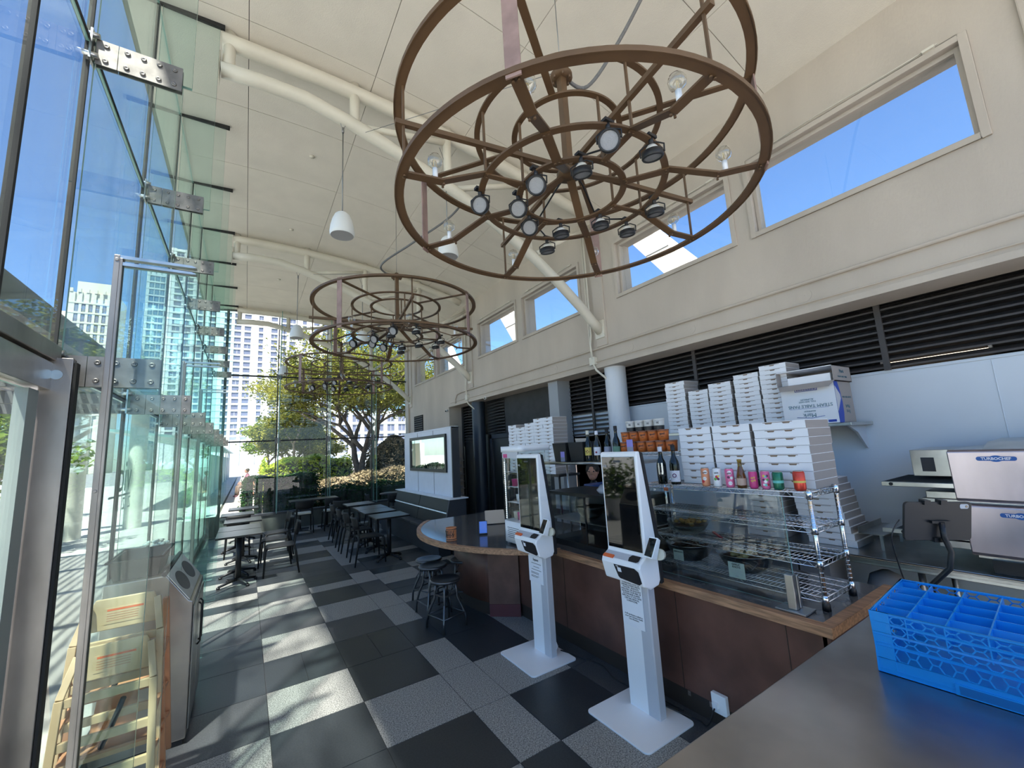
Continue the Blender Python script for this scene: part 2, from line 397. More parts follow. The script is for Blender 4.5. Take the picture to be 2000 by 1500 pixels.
# kitchen wall: louvre band over white panel (near), dark bays (far)
KX = 4.80
k = MB(); k.box(KX, KX+.06, -3, 5.5, 0, 2.33); k.box(KX-.012, KX, -3, 4.6, 2.315, 2.34)
for y in (.62, 1.80, 3.02): k.box(KX-.004, KX, y-.003, y+.003, .9, 2.31)
struct(k.build('wall_kitchen', mPANEL, bevel=.002))
def louvre(name, y0, y1, z0, z1, posts, x=KX):
    m = MB(); m.box(x+.12, x+.16, y0, y1, z0, z1, 1)
    n = int((z1-z0)/.068)
    for i in range(n):
        z = z0+.03+(z1-z0-.03)*i/n
        m.prism([(x-.035, z-.012), (x-.035, z+.004), (x+.05, z+.042), (x+.05, z+.026)], y0, y1, 'y', 0)
    for y in posts: m.box(x-.045, x-.02, y-.022, y+.022, z0, z1, 0)
    return struct(m.build(name, [mLOUV, mBACKD]))
louvre('wall_louvre_near', -3, 4.30, 2.335, 2.95, (1.22, 3.06))
louvre('wall_louvre_mid', 4.30, 5.5, 1.95, 2.95, (4.95,))
k = MB(); k.box(KX, KX+.06, 4.30, 5.5, 0, 1.95); struct(k.build('wall_kitchen_grey', mat('grey_panel', (.10, .10, .11), .6)))
k = MB(); k.box(KX-.02, KX+.06, 5.76, 7.72, 0, 2.96); struct(k.build('wall_dark_panel', mat('charcoal_board', (.042, .042, .042), .7, noise=.2)))
louvre('wall_louvre_far', 7.72, 8.5, 2.15, 2.93, ())
louvre('wall_louvre_end', 8.76, 9.75, 2.0, 2.93, (), KX)
k = MB(); k.box(KX, KX+.06, 7.72, 9.85, 0, 2.15); k.box(4.75, KX+.1, 9.75, 9.85, 0, 2.97); k.box(KX+.1, KX+.16, 5.5, 9.85, 2, 2.97)
struct(k.build('wall_black', mat('black_wall', (.012, .013, .015), .5)))
k = MB(); k.box(KX-.1, KX-.02, 7.42, 7.52, 0, 2.14); k.box(KX-.1, KX-.02, 8.22, 8.32, 0, 2.14); k.box(KX-.1, KX-.02, 7.42, 8.32, 2.04, 2.14); k.box(KX-.06, KX-.01, 7.52, 8.22, 0, 2.04, 1)
k.cyl((KX-.12, 7.6, .95), (KX-.12, 7.6, 1.5), .012, 8, 2)
struct(k.build('door_1', [mNAVY, mat('door_leaf', (.02, .025, .03), .4), mSTEEL], bevel=.004))
# enclosure beyond kitchen wall so that no daylight leaks through the slats
k = MB(); k.box(KX+.3, KX+.36, -3, 9.9, 1.8, 3.0); k.box(KX, KX+.36, -3, 9.9, 2.96, 3.02); struct(k.build('wall_plenum', mBACKD))
k = MB(); k.box(WX2-.02, 5.6, -3, 9.9, 2.985, 3.02); struct(k.build('roof_lower', mWALL))
# vent in the far full-height wall
v = thing('wall_vent', 'black louvred vent set in the white wall above the partition', 'vent', (WX-.01, 12.1, 2.62))
m = MB(); m.box(-.01, .005, -.37, .37, -.3, .3, 1); 
for i in range(9): m.prism([(-.02, -.29+i*.066), (-.02, -.275+i*.066), (.0, -.24+i*.066), (.0, -.255+i*.066)], -.36, .36, 'y', 0)
m.build('slats', [mLOUV, mBACKD], v)

# ================================================================== roof trusses
for i, y in enumerate(TY):
    t = thing('roof_truss', ['white tubular roof truss nearest the camera, above the big chandelier', 'white tubular roof truss in the middle, above the second chandelier', 'white tubular roof truss at the far glass wall'][i], 'truss', (0, y, 0), 0, 'tubular roof trusses')
    up = [(x, 0, ceil_z(x)-.10) for x in [-.33+.25*k for k in range(20)] if x < 4.42]
    m = MB(); m.tube(up, .075, 16); 
    m.build('upper_chord', mBEAM, t)
    lo = [(-.33, 5.52), (.0, 5.545), (.4, 5.54), (.8, 5.45), (1.2, 5.33), (1.7, 5.15), (2.2, 4.95), (2.7, 4.70), (3.2, 4.40), (3.6, 4.12), (4.0, 3.80), (4.22, 3.60), (4.37, 3.46)]
    m = MB(); m.tube([(x, 0, z) for x, z in lo], .070, 16); m.build('lower_chord', mBEAM, t)
    def lz(x):
        for (a, za), (b, zb) in zip(lo, lo[1:]):
            if a <= x <= b: return za+(zb-za)*(x-a)/(b-a)
        return lo[-1][1]
    for j, x in enumerate((-.27, .88, 1.98, 3.15)):
        m = MB(); m.cyl((x, 0, lz(x)), (x, 0, ceil_z(x)-.005), .052, 14)
        if j == 0: pass
        m.build('post', mBEAM, t)
    for (x0, x1) in ((.88, 1.98), (1.98, 3.15), (3.15, 4.36)):
        m = MB(); m.cyl((x0+.12, 0, lz(x0)+.02), (x1, 0, ceil_z(x1)-.2), .036, 12); m.build('diagonal', mBEAM, t)
    m = MB(); m.box(4.35, 4.38, -.09, .09, 3.36, 3.62); m.cyl((4.34, 0, 3.48), (4.36, 0, 3.48), .085, 16); m.build('wall_plate', mBEAM, t)
    m = MB(); m.box(-.40, 4.3, -.012, .012, 0, .001)
    gp = MB(); gp.box(-.345, -.335, -.05, .05, 5.38, 5.68); gp.build('end_plate', mBEAM, t)

# ================================================================== glass curtain on the left
GX = -.79; Z1, Z2 = 2.35, 4.125; ZT = ceil_z(-.79)-.02
ordn = ['first', 'second', 'third', 'fourth', 'fifth', 'sixth', 'seventh', 'eighth', 'ninth']
wn = 10
ys = [2.2] + FY + [13.05]
for i in range(len(ys)-1):
    a, b = ys[i]+.006, ys[i+1]-.006
    for z0, z1 in ((.12, Z1-.02), (Z1+.01, Z2-.01), (Z2+.01, ZT)):
        if i == 0 and z0 < 1: continue
        wn += 1
        p = MB(); pane(p, GX-.008, GX+.006, a, b, z0, z1)
        struct(p.build('window_%d' % wn, [mGLASSW, mEDGE]))
# panes toward the camera side (entrance bay and beyond), over the door head
for a, b in ((-3, -.6), (-.6, .8), (.8, 2.19)):
    for z0, z1 in ((.12, Z1-.15), (Z1+.01, Z2-.01), (Z2+.01, ZT)):
        wn += 1; p = MB(); pane(p, GX-.008, GX+.006, a+.006, b-.006, z0, z1); struct(p.build('window_%d' % wn, [mGLASSW, mEDGE]))
j = MB()
for y in FY: j.box(GX-.012, GX+.012, y-.007, y+.007, .1, ZT)
for z in (Z1, Z2): j.box(GX-.012, GX+.012, 2.2, 13.05, z-.008, z+.008)
j.box(GX-.012, GX+.014, 2.18, 2.20, 2.2, ZT); j.box(GX-.03, GX+.03, 2.2, 13.05, 0, .12)
j.box(GX-.03, GX+.03, -3, .8, 0, .12)
struct(j.build('trim_2', mDARK))
# steel door head and post of the entrance
h = MB(); h.box(GX-.07, GX+.05, -3, 2.70, 2.345, 2.42); struct(h.build('trim_3', mBRONZE, bevel=.004))
h = MB(); h.box(GX-.03, GX+.04, -3, 2.66, 2.21, 2.335); struct(h.build('trim_4', mSTEEL, bevel=.003))
d = thing('steel_door_post', 'wide weathered steel post at the entrance, in front of the first glass fin', 'post', (-.735, 2.695, 0))
m = MB(); m.box(-.055, .05, -.05, -.02, 0, 2.36); m.box(-.055, -.045, -.05, .03, 0, 2.36); m.build('channel', mBRONZE, d, bevel=.003)
m = MB(); m.box(.052, .062, -.045, .0, 0, 2.34); m.build('gasket', mDARK, d)
m = MB(); m.cyl((.0, -.055, 2.28), (.0, -.045, 2.28), .022, 14); m.build('bolt', mSTEEL, d)
# entrance glass leaf seen at the far left
d = MB(); pane(d, GX-.006, GX+.006, 1.55, 2.58, .05, 2.2); o = struct(d.build('door_2', [mGLASSW, mEDGE]))
m = MB(); m.box(GX-.02, GX+.02, 2.50, 2.60, .02, 2.2); m.build('stile', mat('green_grey_stile', (.24, .28, .26), .4), o)
# fins
def bolts(mb, y, x0, n, z, dz, s):
    for i in range(n):
        for q in (-1, 1):
            c = (x0+i*s, y, z+q*dz)
            mb.lathe([(0, .004), (.005, .004), (.006, .007), (.012, .005), (.013, 0), (.0, 0)], 14, 0, (0, 0, 0), Matrix.Translation(c) @ Matrix.Rotation(PI/2, 4, 'X'))
XF = -.385
for k_, y in enumerate(FY):
    t = thing('glass_fin', '%s glass fin from the camera along the left glass wall' % ordn[k_], 'glass fin', (0, y, 0), 0, 'glass fins on the left wall')
    for z0, z1, x1 in ((.02, Z1-.1, XF), (Z1-.09, Z2-.1, XF), (Z2-.09, ceil_z(-.4)-.03, -.345)):
        m = MB(); pane(m, GX+.03, x1, -.010, .010, z0, z1); m.build('pane', [mFIN, mEDGE], t)
    for z in (Z1-.03, Z2-.06):
        if k_ == 0 and z < 3: pass
        m = MB()
        for s in (-1, 1):
            m.box(-.665, XF-.005, s*.011, s*.017, z-.075, z+.075); m.box(-.755, -.668, s*.011, s*.017, z-.075, z+.075)
        bolts(m, -.017, -.715, 1, z, .045, .1); bolts(m, -.017, -.63, 4, z, .045, .068)
        m.build('splice_plate', mPLATE, t)
        m = MB(); m.box(-.775, -.765, -.045, .045, z-.07, z+.11)
        for q in (-1, 1):
            for sy in (-1, 1): m.cyl((-.80, sy*.03, z+.02+q*.06), (-.74, sy*.03, z+.02+q*.06), .014, 10)
        m.build('spider_clamp', mSTEEL, t)
    m = MB(); m.box(-.79, -.31, -.016, .016, ceil_z(-.5)-.035, ceil_z(-.5)+.02); m.build('ceiling_channel', mDARK, t)
# steel framed glass wings standing beside the fins
for i, y in enumerate((2.64, 5.25, 7.2)):
    t = thing('steel_frame_wing', ['tall steel framed glass wing nearest the camera, in front of the stacked high chairs', 'tall steel framed glass wing second from the camera, behind the bin', 'tall steel framed glass wing furthest from the camera, near the left tables'][i], 'glass wing', (0, y, 0), 0, 'steel framed glass wings')
    m = MB(); m.box(-.578, -.556, -.02, .0, 0, 2.885); m.box(-.556, -.545, -.02, .02, 0, 2.87); m.cyl((-.567, -.024, 2.86), (-.567, -.018, 2.86), .008, 10); m.cyl((-.567, -.024, 1.75), (-.567, -.018, 1.75), .008, 10)
    m.build('upright', mBRONZE, t, bevel=.002)
    m = MB()
    for q in (0, 1): m.prism([(-.556, 2.885-q*.035), (-.275, 2.885-q*.035), (-.255, 2.875-q*.035), (-.275, 2.872-q*.035), (-.556, 2.868-q*.035)], -.018, .018, 'y')
    m.build('top_rail', mSTEEL, t)
    m = MB(); pane(m, -.545, XF+.1, -.006, .006, .02, 2.83); m.build('pane', [mFIN, mEDGE], t)

# ================================================================== far glass wall
FYW = 13.1
cx = [-.79, .70, 1.98, 3.26, 4.4]
for i in range(4):
    for z0, z1 in ((.45, Z1-.01), (Z1+.01, Z2-.01), (Z2+.01, 5.3 if i > 2 else 5.55)):
        wn += 1; p = MB()
        if z0 > 4:
            a, b = cx[i]+.006, cx[i+1]-.006
            for dy in (0,): p.prism([(a, z0), (b, z0), (b, ceil_z(b)), (a, ceil_z(a))], FYW-.006, FYW+.006, 'y')
        else: pane(p, cx[i]+.006, cx[i+1]-.006, FYW-.006, FYW+.006, z0, z1)
        struct(p.build('window_%d' % wn, [mGLASSW, mEDGE]))
j = MB()
for x in cx[1:-1]:
    j.box(x-.03, x-.005, FYW-.03, FYW+.02, .42, ceil_z(x))
for z in (Z1, Z2): j.box(-.79, 4.4, FYW-.018, FYW+.018, z-.02, z+.02)
j.box(-.56, -.50, FYW-.05, FYW+.02, 0, ceil_z(-.5)); j.box(-.8, -.5, FYW-.02, FYW+.02, 0, .5)
struct(j.build('trim_5', mBLACKM))
j = MB(); j.box(-.5, 4.4, FYW-.12, FYW+.12, 0, .40); struct(j.build('trim_6', mat('concrete_curb', (.11, .118, .11), .85, noise=.2, nscale=3)))
j = MB(); j.box(-.5, 4.4, FYW-.15, FYW+.1, .40, .45); struct(j.build('trim_7', mNAVY))
j = MB(); j.box(4.34, 4.47, FYW-.2, FYW+.1, 0, 5.35); struct(j.build('column_5', mWALL, bevel=.01))
for i, x in enumerate(cx[1:-1]):
    t = thing('glass_fin', ['glass fin on the far glass wall behind the left tables', 'glass fin on the far glass wall behind the bar table', 'glass fin on the far glass wall behind the long bench'][i], 'glass fin', (x+.02, FYW, 0), 0, 'glass fins on the far wall')
    m = MB(); pane(m, -.008, .008, -.42, -.02, .45, ceil_z(x)-.02); m.build('pane', [mFIN, mEDGE], t)
    for z in (Z1, Z2):
        m = MB(); m.box(-.07, .07, -.05, -.02, z-.075, z+.075); m.box(-.02, .02, -.2, -.05, z-.07, z+.07); m.build('splice_plate', mPLATE, t)
# ================================================================== outside
mLEAFY = None
def leafmat(name, a, b, trans=.5):
    m = bpy.data.materials.new(name); m.use_nodes = True; n = m.node_tree; n.nodes.clear()
    o = n.nodes.new('ShaderNodeOutputMaterial'); d = n.nodes.new('ShaderNodeBsdfDiffuse'); t = n.nodes.new('ShaderNodeBsdfTranslucent'); mx = n.nodes.new('ShaderNodeMixShader'); mx.inputs[0].default_value = trans
    tc = n.nodes.new('ShaderNodeTexCoord'); no = n.nodes.new('ShaderNodeTexNoise'); no.inputs['Scale'].default_value = 1.6; no.inputs['Detail'].default_value = 8
    cr = n.nodes.new('ShaderNodeValToRGB'); e = cr.color_ramp.elements; e[0].position = .35; e[0].color = (*a, 1); e[1].position = .65; e[1].color = (*b, 1)
    n.links.new(tc.outputs['Object'], no.inputs[0]); n.links.new(no.outputs[0], cr.inputs[0])
    for q in (d, t): n.links.new(cr.outputs[0], q.inputs[0])
    n.links.new(d.outputs[0], mx.inputs[1]); n.links.new(t.outputs[0], mx.inputs[2]); n.links.new(mx.outputs[0], o.inputs[0]); return m
mLF1 = leafmat('maple_leaves', (.045, .065, .012), (.40, .38, .07), .5)
mLF2 = leafmat('hedge_leaves', (.010, .030, .012), (.03, .07, .022), .2)
mLF3 = leafmat('bright_shrub_leaves', (.12, .28, .03), (.62, .64, .09), .45)
mLF4 = leafmat('dry_groundcover', (.12, .10, .05), (.42, .32, .20), .2)
mLF5 = leafmat('tree_leaves', (.05, .11, .015), (.25, .32, .05), .4)
mBARK = mat('bark', (.11, .08, .06), .9, noise=.4, nscale=8)
mBARKP = mat('pale_bark', (.42, .31, .25), .9, noise=.4, nscale=5)
mPAVE = mat('plaza_paving', (.52, .49, .45), .85, noise=.12, nscale=.8)
mPATH = mat('pink_concrete_path', (.62, .52, .47), .85, noise=.1, nscale=1)
def leaf(mb, c, s, r):
    a = r.uniform(0, 2*PI); b = r.uniform(-.9, .9); u = Vector((math.cos(a), math.sin(a), b)).normalized()
    v = u.cross(Vector((r.uniform(-1, 1), r.uniform(-1, 1), r.uniform(-1, 1)))).normalized()
    c = Vector(c); s1 = s*r.uniform(.6, 1.2)
    mb.v += [c-u*s1, c+v*s1*.5, c+u*s1, c-v*s1*.5]; k = len(mb.v); mb.f.append([k-4, k-3, k-2, k-1]); mb.mi.append(0); mb.sm.append(False)
def foliage_box(name, mats, x0, x1, y0, y1, z0, z1, n, s, lab, cat, seed=1, group=None, kind=None, mound=0):
    r = random.Random(seed); mb = MB()
    for i in range(n):
        x = r.uniform(x0, x1); y = r.uniform(y0, y1); f = r.choice((0, 1, 2, 3))
        u = (x-x0)/(x1-x0)*2-1; vv = (y-y0)/(y1-y0)*2-1
        h = z1*(1-mound*(u*u*.8+vv*vv*.2)) + .06*math.sin(x*5)+.05*math.sin(y*7+x*3)
        z = r.uniform(z0, h)
        if f == 0: y = y0+abs(r.gauss(0, .05))
        elif f == 1: x = r.choice((x0, x1))+r.gauss(0, .05)
        else: z = h-abs(r.gauss(0, .05))
        leaf(mb, (x, y, z), s, r)
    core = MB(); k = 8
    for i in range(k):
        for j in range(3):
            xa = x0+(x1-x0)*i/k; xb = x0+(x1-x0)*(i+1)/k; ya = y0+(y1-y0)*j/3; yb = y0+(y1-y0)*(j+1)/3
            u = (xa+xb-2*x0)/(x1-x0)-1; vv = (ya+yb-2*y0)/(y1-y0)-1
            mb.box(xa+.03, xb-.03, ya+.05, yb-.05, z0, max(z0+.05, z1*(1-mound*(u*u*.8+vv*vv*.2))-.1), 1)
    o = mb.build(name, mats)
    return tag(o, lab, cat, group, kind)
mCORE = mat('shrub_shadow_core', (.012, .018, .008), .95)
# ground
g_ = MB(); g_.box(-60, GX-.03, -20, 60, -.25, -.02); struct(g_.build('ground_plaza', mPAVE))
g_ = MB(); g_.box(GX-.03, 60, -40, -3.05, -.25, -.02); struct(g_.build('ground_forecourt', mPAVE))  # unseen paving behind the camera, added to bounce light indoors
g_ = MB(); g_.box(GX-.03, 60, 13.25, 60, -.25, -.06); struct(g_.build('ground_garden', mat('soil', (.08, .06, .045), .95, noise=.3)))
g_ = MB(); g_.box(-60, 90, 60, 400, -.3, -.08); struct(g_.build('ground_street', mat('street', (.25, .25, .25), .9)))
g_ = MB()
for i in range(16): g_.box(-.72, .35+.03*i, 13.4+i*3, 16.39+i*3, -.2, .0)
struct(g_.build('ground_path', mPATH))
g_ = MB()
for i in range(5): g_.box(-.60+i*.12, -.53+i*.12, 13.4, 15.2-i*.12, .0, .02+.02*i) 
tag(g_.build('wooden_deck_slats', mat('grey_deck', (.20, .16, .14), .8)), 'grey slatted deck boards outside the glass corner beside the path', 'deck')
# hedge, shrubs, mounds
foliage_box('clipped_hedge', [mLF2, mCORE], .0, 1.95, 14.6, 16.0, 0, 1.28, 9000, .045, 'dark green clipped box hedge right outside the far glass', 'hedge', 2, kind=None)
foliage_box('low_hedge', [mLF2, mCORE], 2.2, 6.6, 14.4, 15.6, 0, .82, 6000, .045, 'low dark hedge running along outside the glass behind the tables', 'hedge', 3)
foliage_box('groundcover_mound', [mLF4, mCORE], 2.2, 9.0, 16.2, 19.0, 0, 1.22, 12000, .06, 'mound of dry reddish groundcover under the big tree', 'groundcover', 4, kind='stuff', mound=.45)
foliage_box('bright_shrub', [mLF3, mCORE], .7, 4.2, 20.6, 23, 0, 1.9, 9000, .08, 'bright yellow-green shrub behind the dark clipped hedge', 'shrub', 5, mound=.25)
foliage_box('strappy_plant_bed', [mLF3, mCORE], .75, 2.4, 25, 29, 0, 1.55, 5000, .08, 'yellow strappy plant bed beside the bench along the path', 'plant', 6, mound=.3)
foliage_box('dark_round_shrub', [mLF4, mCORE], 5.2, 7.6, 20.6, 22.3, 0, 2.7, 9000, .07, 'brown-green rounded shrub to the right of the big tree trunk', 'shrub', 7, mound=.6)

# trees
def tree(name, base, height, spread, seed, lab, leaves, bark, lsize=.075, nleaf=24, levels=5, trunk=.16, forks=None, lean=(0, 0), group=None, low=.18):
    r = random.Random(seed); wood = MB(); lf = MB(); tips = []
    def grow(p, d, L, rad, lv):
        n = 4; pts = [p]; q = p.copy(); dd = d.copy()
        for i in range(n):
            dd = (dd + Vector((r.uniform(-.22, .22), r.uniform(-.22, .22), r.uniform(-.08, .16)))).normalized(); q = q + dd*L/n; pts.append(q.copy())
        wood.tube(pts, [rad*(1-.4*i/n) for i in range(n+1)], 7 if lv < 3 else 4, 0, cap=False)
        if lv >= levels-2: tips.append((pts[2], L)); tips.append((q, L))
        if lv >= levels: return
        k = 3 if lv < 3 else r.choice((2, 3))
        for j in range(k):
            a = 2*PI*(j+r.random()*.6)/k; s = spread*(1.0 if lv < 2 else .8)
            nd = (dd*.8 + Vector((math.cos(a)*s, math.sin(a)*s, r.uniform(-.15, .35)))).normalized()
            if nd.z < -.15: nd.z = -.15
            grow(q, nd, L*r.uniform(.62, .85), rad*.58, lv+1)
    nf = forks or 1
    for i in range(nf):
        a = 2*PI*i/nf; d = Vector((lean[0]+(.25*math.cos(a) if nf > 1 else 0), lean[1]+(.25*math.sin(a) if nf > 1 else 0), 1)).normalized()
        grow(Vector((i*.35 if nf > 1 else 0, 0, 0)), d, height*(low+.04*i), trunk, 0)
    for c, L in tips:
        for i in range(nleaf):
            s = L*.55+.25
            leaf(lf, (c.x+r.gauss(0, s*.5), c.y+r.gauss(0, s*.5), c.z+r.gauss(0, s*.22)), lsize, r)
    t = thing(name, lab, 'tree', base, 0, group)
    wood.build('trunk', bark, t); lf.build('foliage', leaves, t)
    return t
tree('spreading_tree', (4.3, 19.9, 0), 8.4, 1.05, 11, 'large spreading tree with dark branches outside the far glass wall', mLF1, mBARK, .07, 34, 5, .19, 3, low=.24)
tree('small_tree', (1.9, 26, 0), 5.6, 1.0, 5, 'smaller leafy tree behind the yellow plant bed, left of the big tree', mLF1, mBARKP, .09, 60, 4, .16, 2, low=.25)
tree('small_tree', (1.2, 38, 0), 6.0, .9, 9, 'distant leafy tree by the end of the path', mLF5, mBARK, .13, 24, 4, .15, 1, low=.3)
tree('small_tree', (9.5, 24, 0), 10, .9, 14, 'leafy tree behind the white wall edge, right of the big tree', mLF5, mBARK, .11, 70, 4, .2, 1, low=.28)
tree('gnarled_tree', (-6.0, 14.0, 0), 4.6, 1.0, 21, 'gnarled pale-barked tree out on the terrace at far left', mLF5, mBARKP, .10, 20, 4, .17, 2, low=.2)
tree('terrace_tree', (-9.5, 22, 0), 7, 1.0, 22, 'green tree on the terrace seen through the entrance glass', mLF5, mBARK, .13, 22, 4, .18, 1, low=.25)
tree('overhanging_tree', (-4.2, -1.6, 0), 11.5, .8, 33, 'tall tree outside that throws dappled shade over the glass fins', mLF5, mBARK, .15, 9, 4, .2, 1, lean=(.1, .1), low=.34)
foliage_box('spiky_shrub', [mLF3, mCORE], -7.2, -5.6, 15.6, 17.4, 0, 1.5, 3500, .08, 'spiky green shrub beside the gnarled tree on the terrace', 'shrub', 12, mound=.5)

# hotel tower with window grid
def tower(name, lab, X0, X1, Y0, Z1t, cols, rowh, zs, wall, winm, depth=26):
    t = thing(name, lab, 'building', (0, Y0, 0))
    m = MB(); m.box(X0, X1, .5, depth, 0, Z1t); m.build('wall', wall, t)
    rows = int((Z1t-zs)/rowh); cells = []
    for i in range(rows):
        for (cx_, cw) in cols: cells.append((cx_, zs+i*rowh, cw))
    fr = MB()
    for i in range(rows+1): fr.box(X0, X1, -.1, .5, zs-.95+i*rowh, zs-.25+i*rowh)
    for (a, b) in zip(cols[:-1], cols[1:]):
        xa = a[0]+a[1]/2+.12; xb = b[0]-b[1]/2-.12
        if xb > xa: fr.box(xa, xb, .0, .5, 0, Z1t)
    fr.box(X0, cols[0][0]-cols[0][1]/2-.1, 0, .5, 0, Z1t); fr.box(cols[-1][0]+cols[-1][1]/2+.1, X1, 0, .5, 0, Z1t); fr.build('facade_frame', wall, t)
    random.Random(5).shuffle(cells)
    me = None
    for c in cells[:90]:
        if me is None:
            m = MB(); m.box(-.5, .5, .2, .45, 0, 1.5); m.box(-.02, .02, .12, .2, 0, 1.5, 1); o = m.build('window', [winm, wall], t); me = o
        else: o = me.copy(); COL.objects.link(o)
        o.location = (c[0], 0, c[1]); o.scale = (c[2], 1, (rowh-1.2)/1.5)
    m = MB()
    for c in cells[90:]: m.box(c[0]-c[2]/2, c[0]+c[2]/2, .2, .45, c[1], c[1]+rowh-1.2)
    if len(cells) > 90: tag(m.build('window_rows', winm, t), kind='stuff')
    return t
mHOT = mat('white_concrete_facade', (.80, .79, .78), .8); mHWIN = mat('tinted_window', (.16, .17, .24), .3)
colsH = []
x = -30.0
pat = [2.9, 2.9, 2.9, 'g', 1.9, 'g2']
while x < 34:
    for q in pat:
        if q == 'g': x += 2.0; continue
        if q == 'g2': x += 2.2; continue
        colsH.append((x+q/2, q*.86)); x += q+1.1
tower('hotel_tower', 'white hotel tower with a grid of dark windows beyond the garden', -32, 38, 230, 100, colsH, 2.95, 14, mHOT, mHWIN)
tower('podium_building', 'low white podium building behind the trees at the right', 12, 70, 150, 17, [(16+4*i, 2.4) for i in range(13)], 3.4, 3, mHOT, mHWIN)
mOLD = mat('cream_stone', (.62, .60, .50), .8)
tw = tower('old_stone_tower', 'cream stone tower with tall narrow windows seen through the left glass', -63, -48, 230, 74, [(-60.5+2.1*i, 1.0) for i in range(6)], 4.2, 24, mOLD, mHWIN, 14)
m = MB(); m.box(-61, -50, 1, 12, 74, 79); m.box(-66.5, -63, 2, 14, 0, 66)
for i in range(6): m.box(-62.8+2.45*i, -61.9+2.45*i, -.2, .5, 74, 75.6)
m.build('crown', mOLD, tw)
mBLT = mat('blue_glass_facade', (.10, .20, .28), .15, metal=.3)
tw = tower('glass_office_tower', 'slender blue glass office tower just left of the hotel', -43, -35, 250, 96, [(-41+2*i, 1.5) for i in range(3)], 3.4, 12, mat('grey_mullions', (.45, .5, .52), .6), mBLT, 12)

# side walkway wall and its roof beyond the corner
sw = thing('walkway_screen', 'pale panelled screen wall with glass roof along the garden path', 'screen', (-1.75, 22, 0))
m = MB()
for i in range(15): m.box(-.1, .1, i*2.6+.1, i*2.6+2.4, 0, 2.3)
m.build('panel', mat('pale_panels', (.62, .60, .52), .8), sw)
m = MB(); m.prism([(-3, 3.3), (.5, 2.75), (.5, 2.85), (-3, 3.4)], 0, 40, 'y'); m.build('canopy', mat('green_glass_roof', (.25, .40, .38), .3), sw)
m = MB(); 
for i in range(8): m.cyl((.15, i*5.2, 0), (.15, i*5.2, 2.8), .04, 8)
m.build('posts', mLGREY, sw)
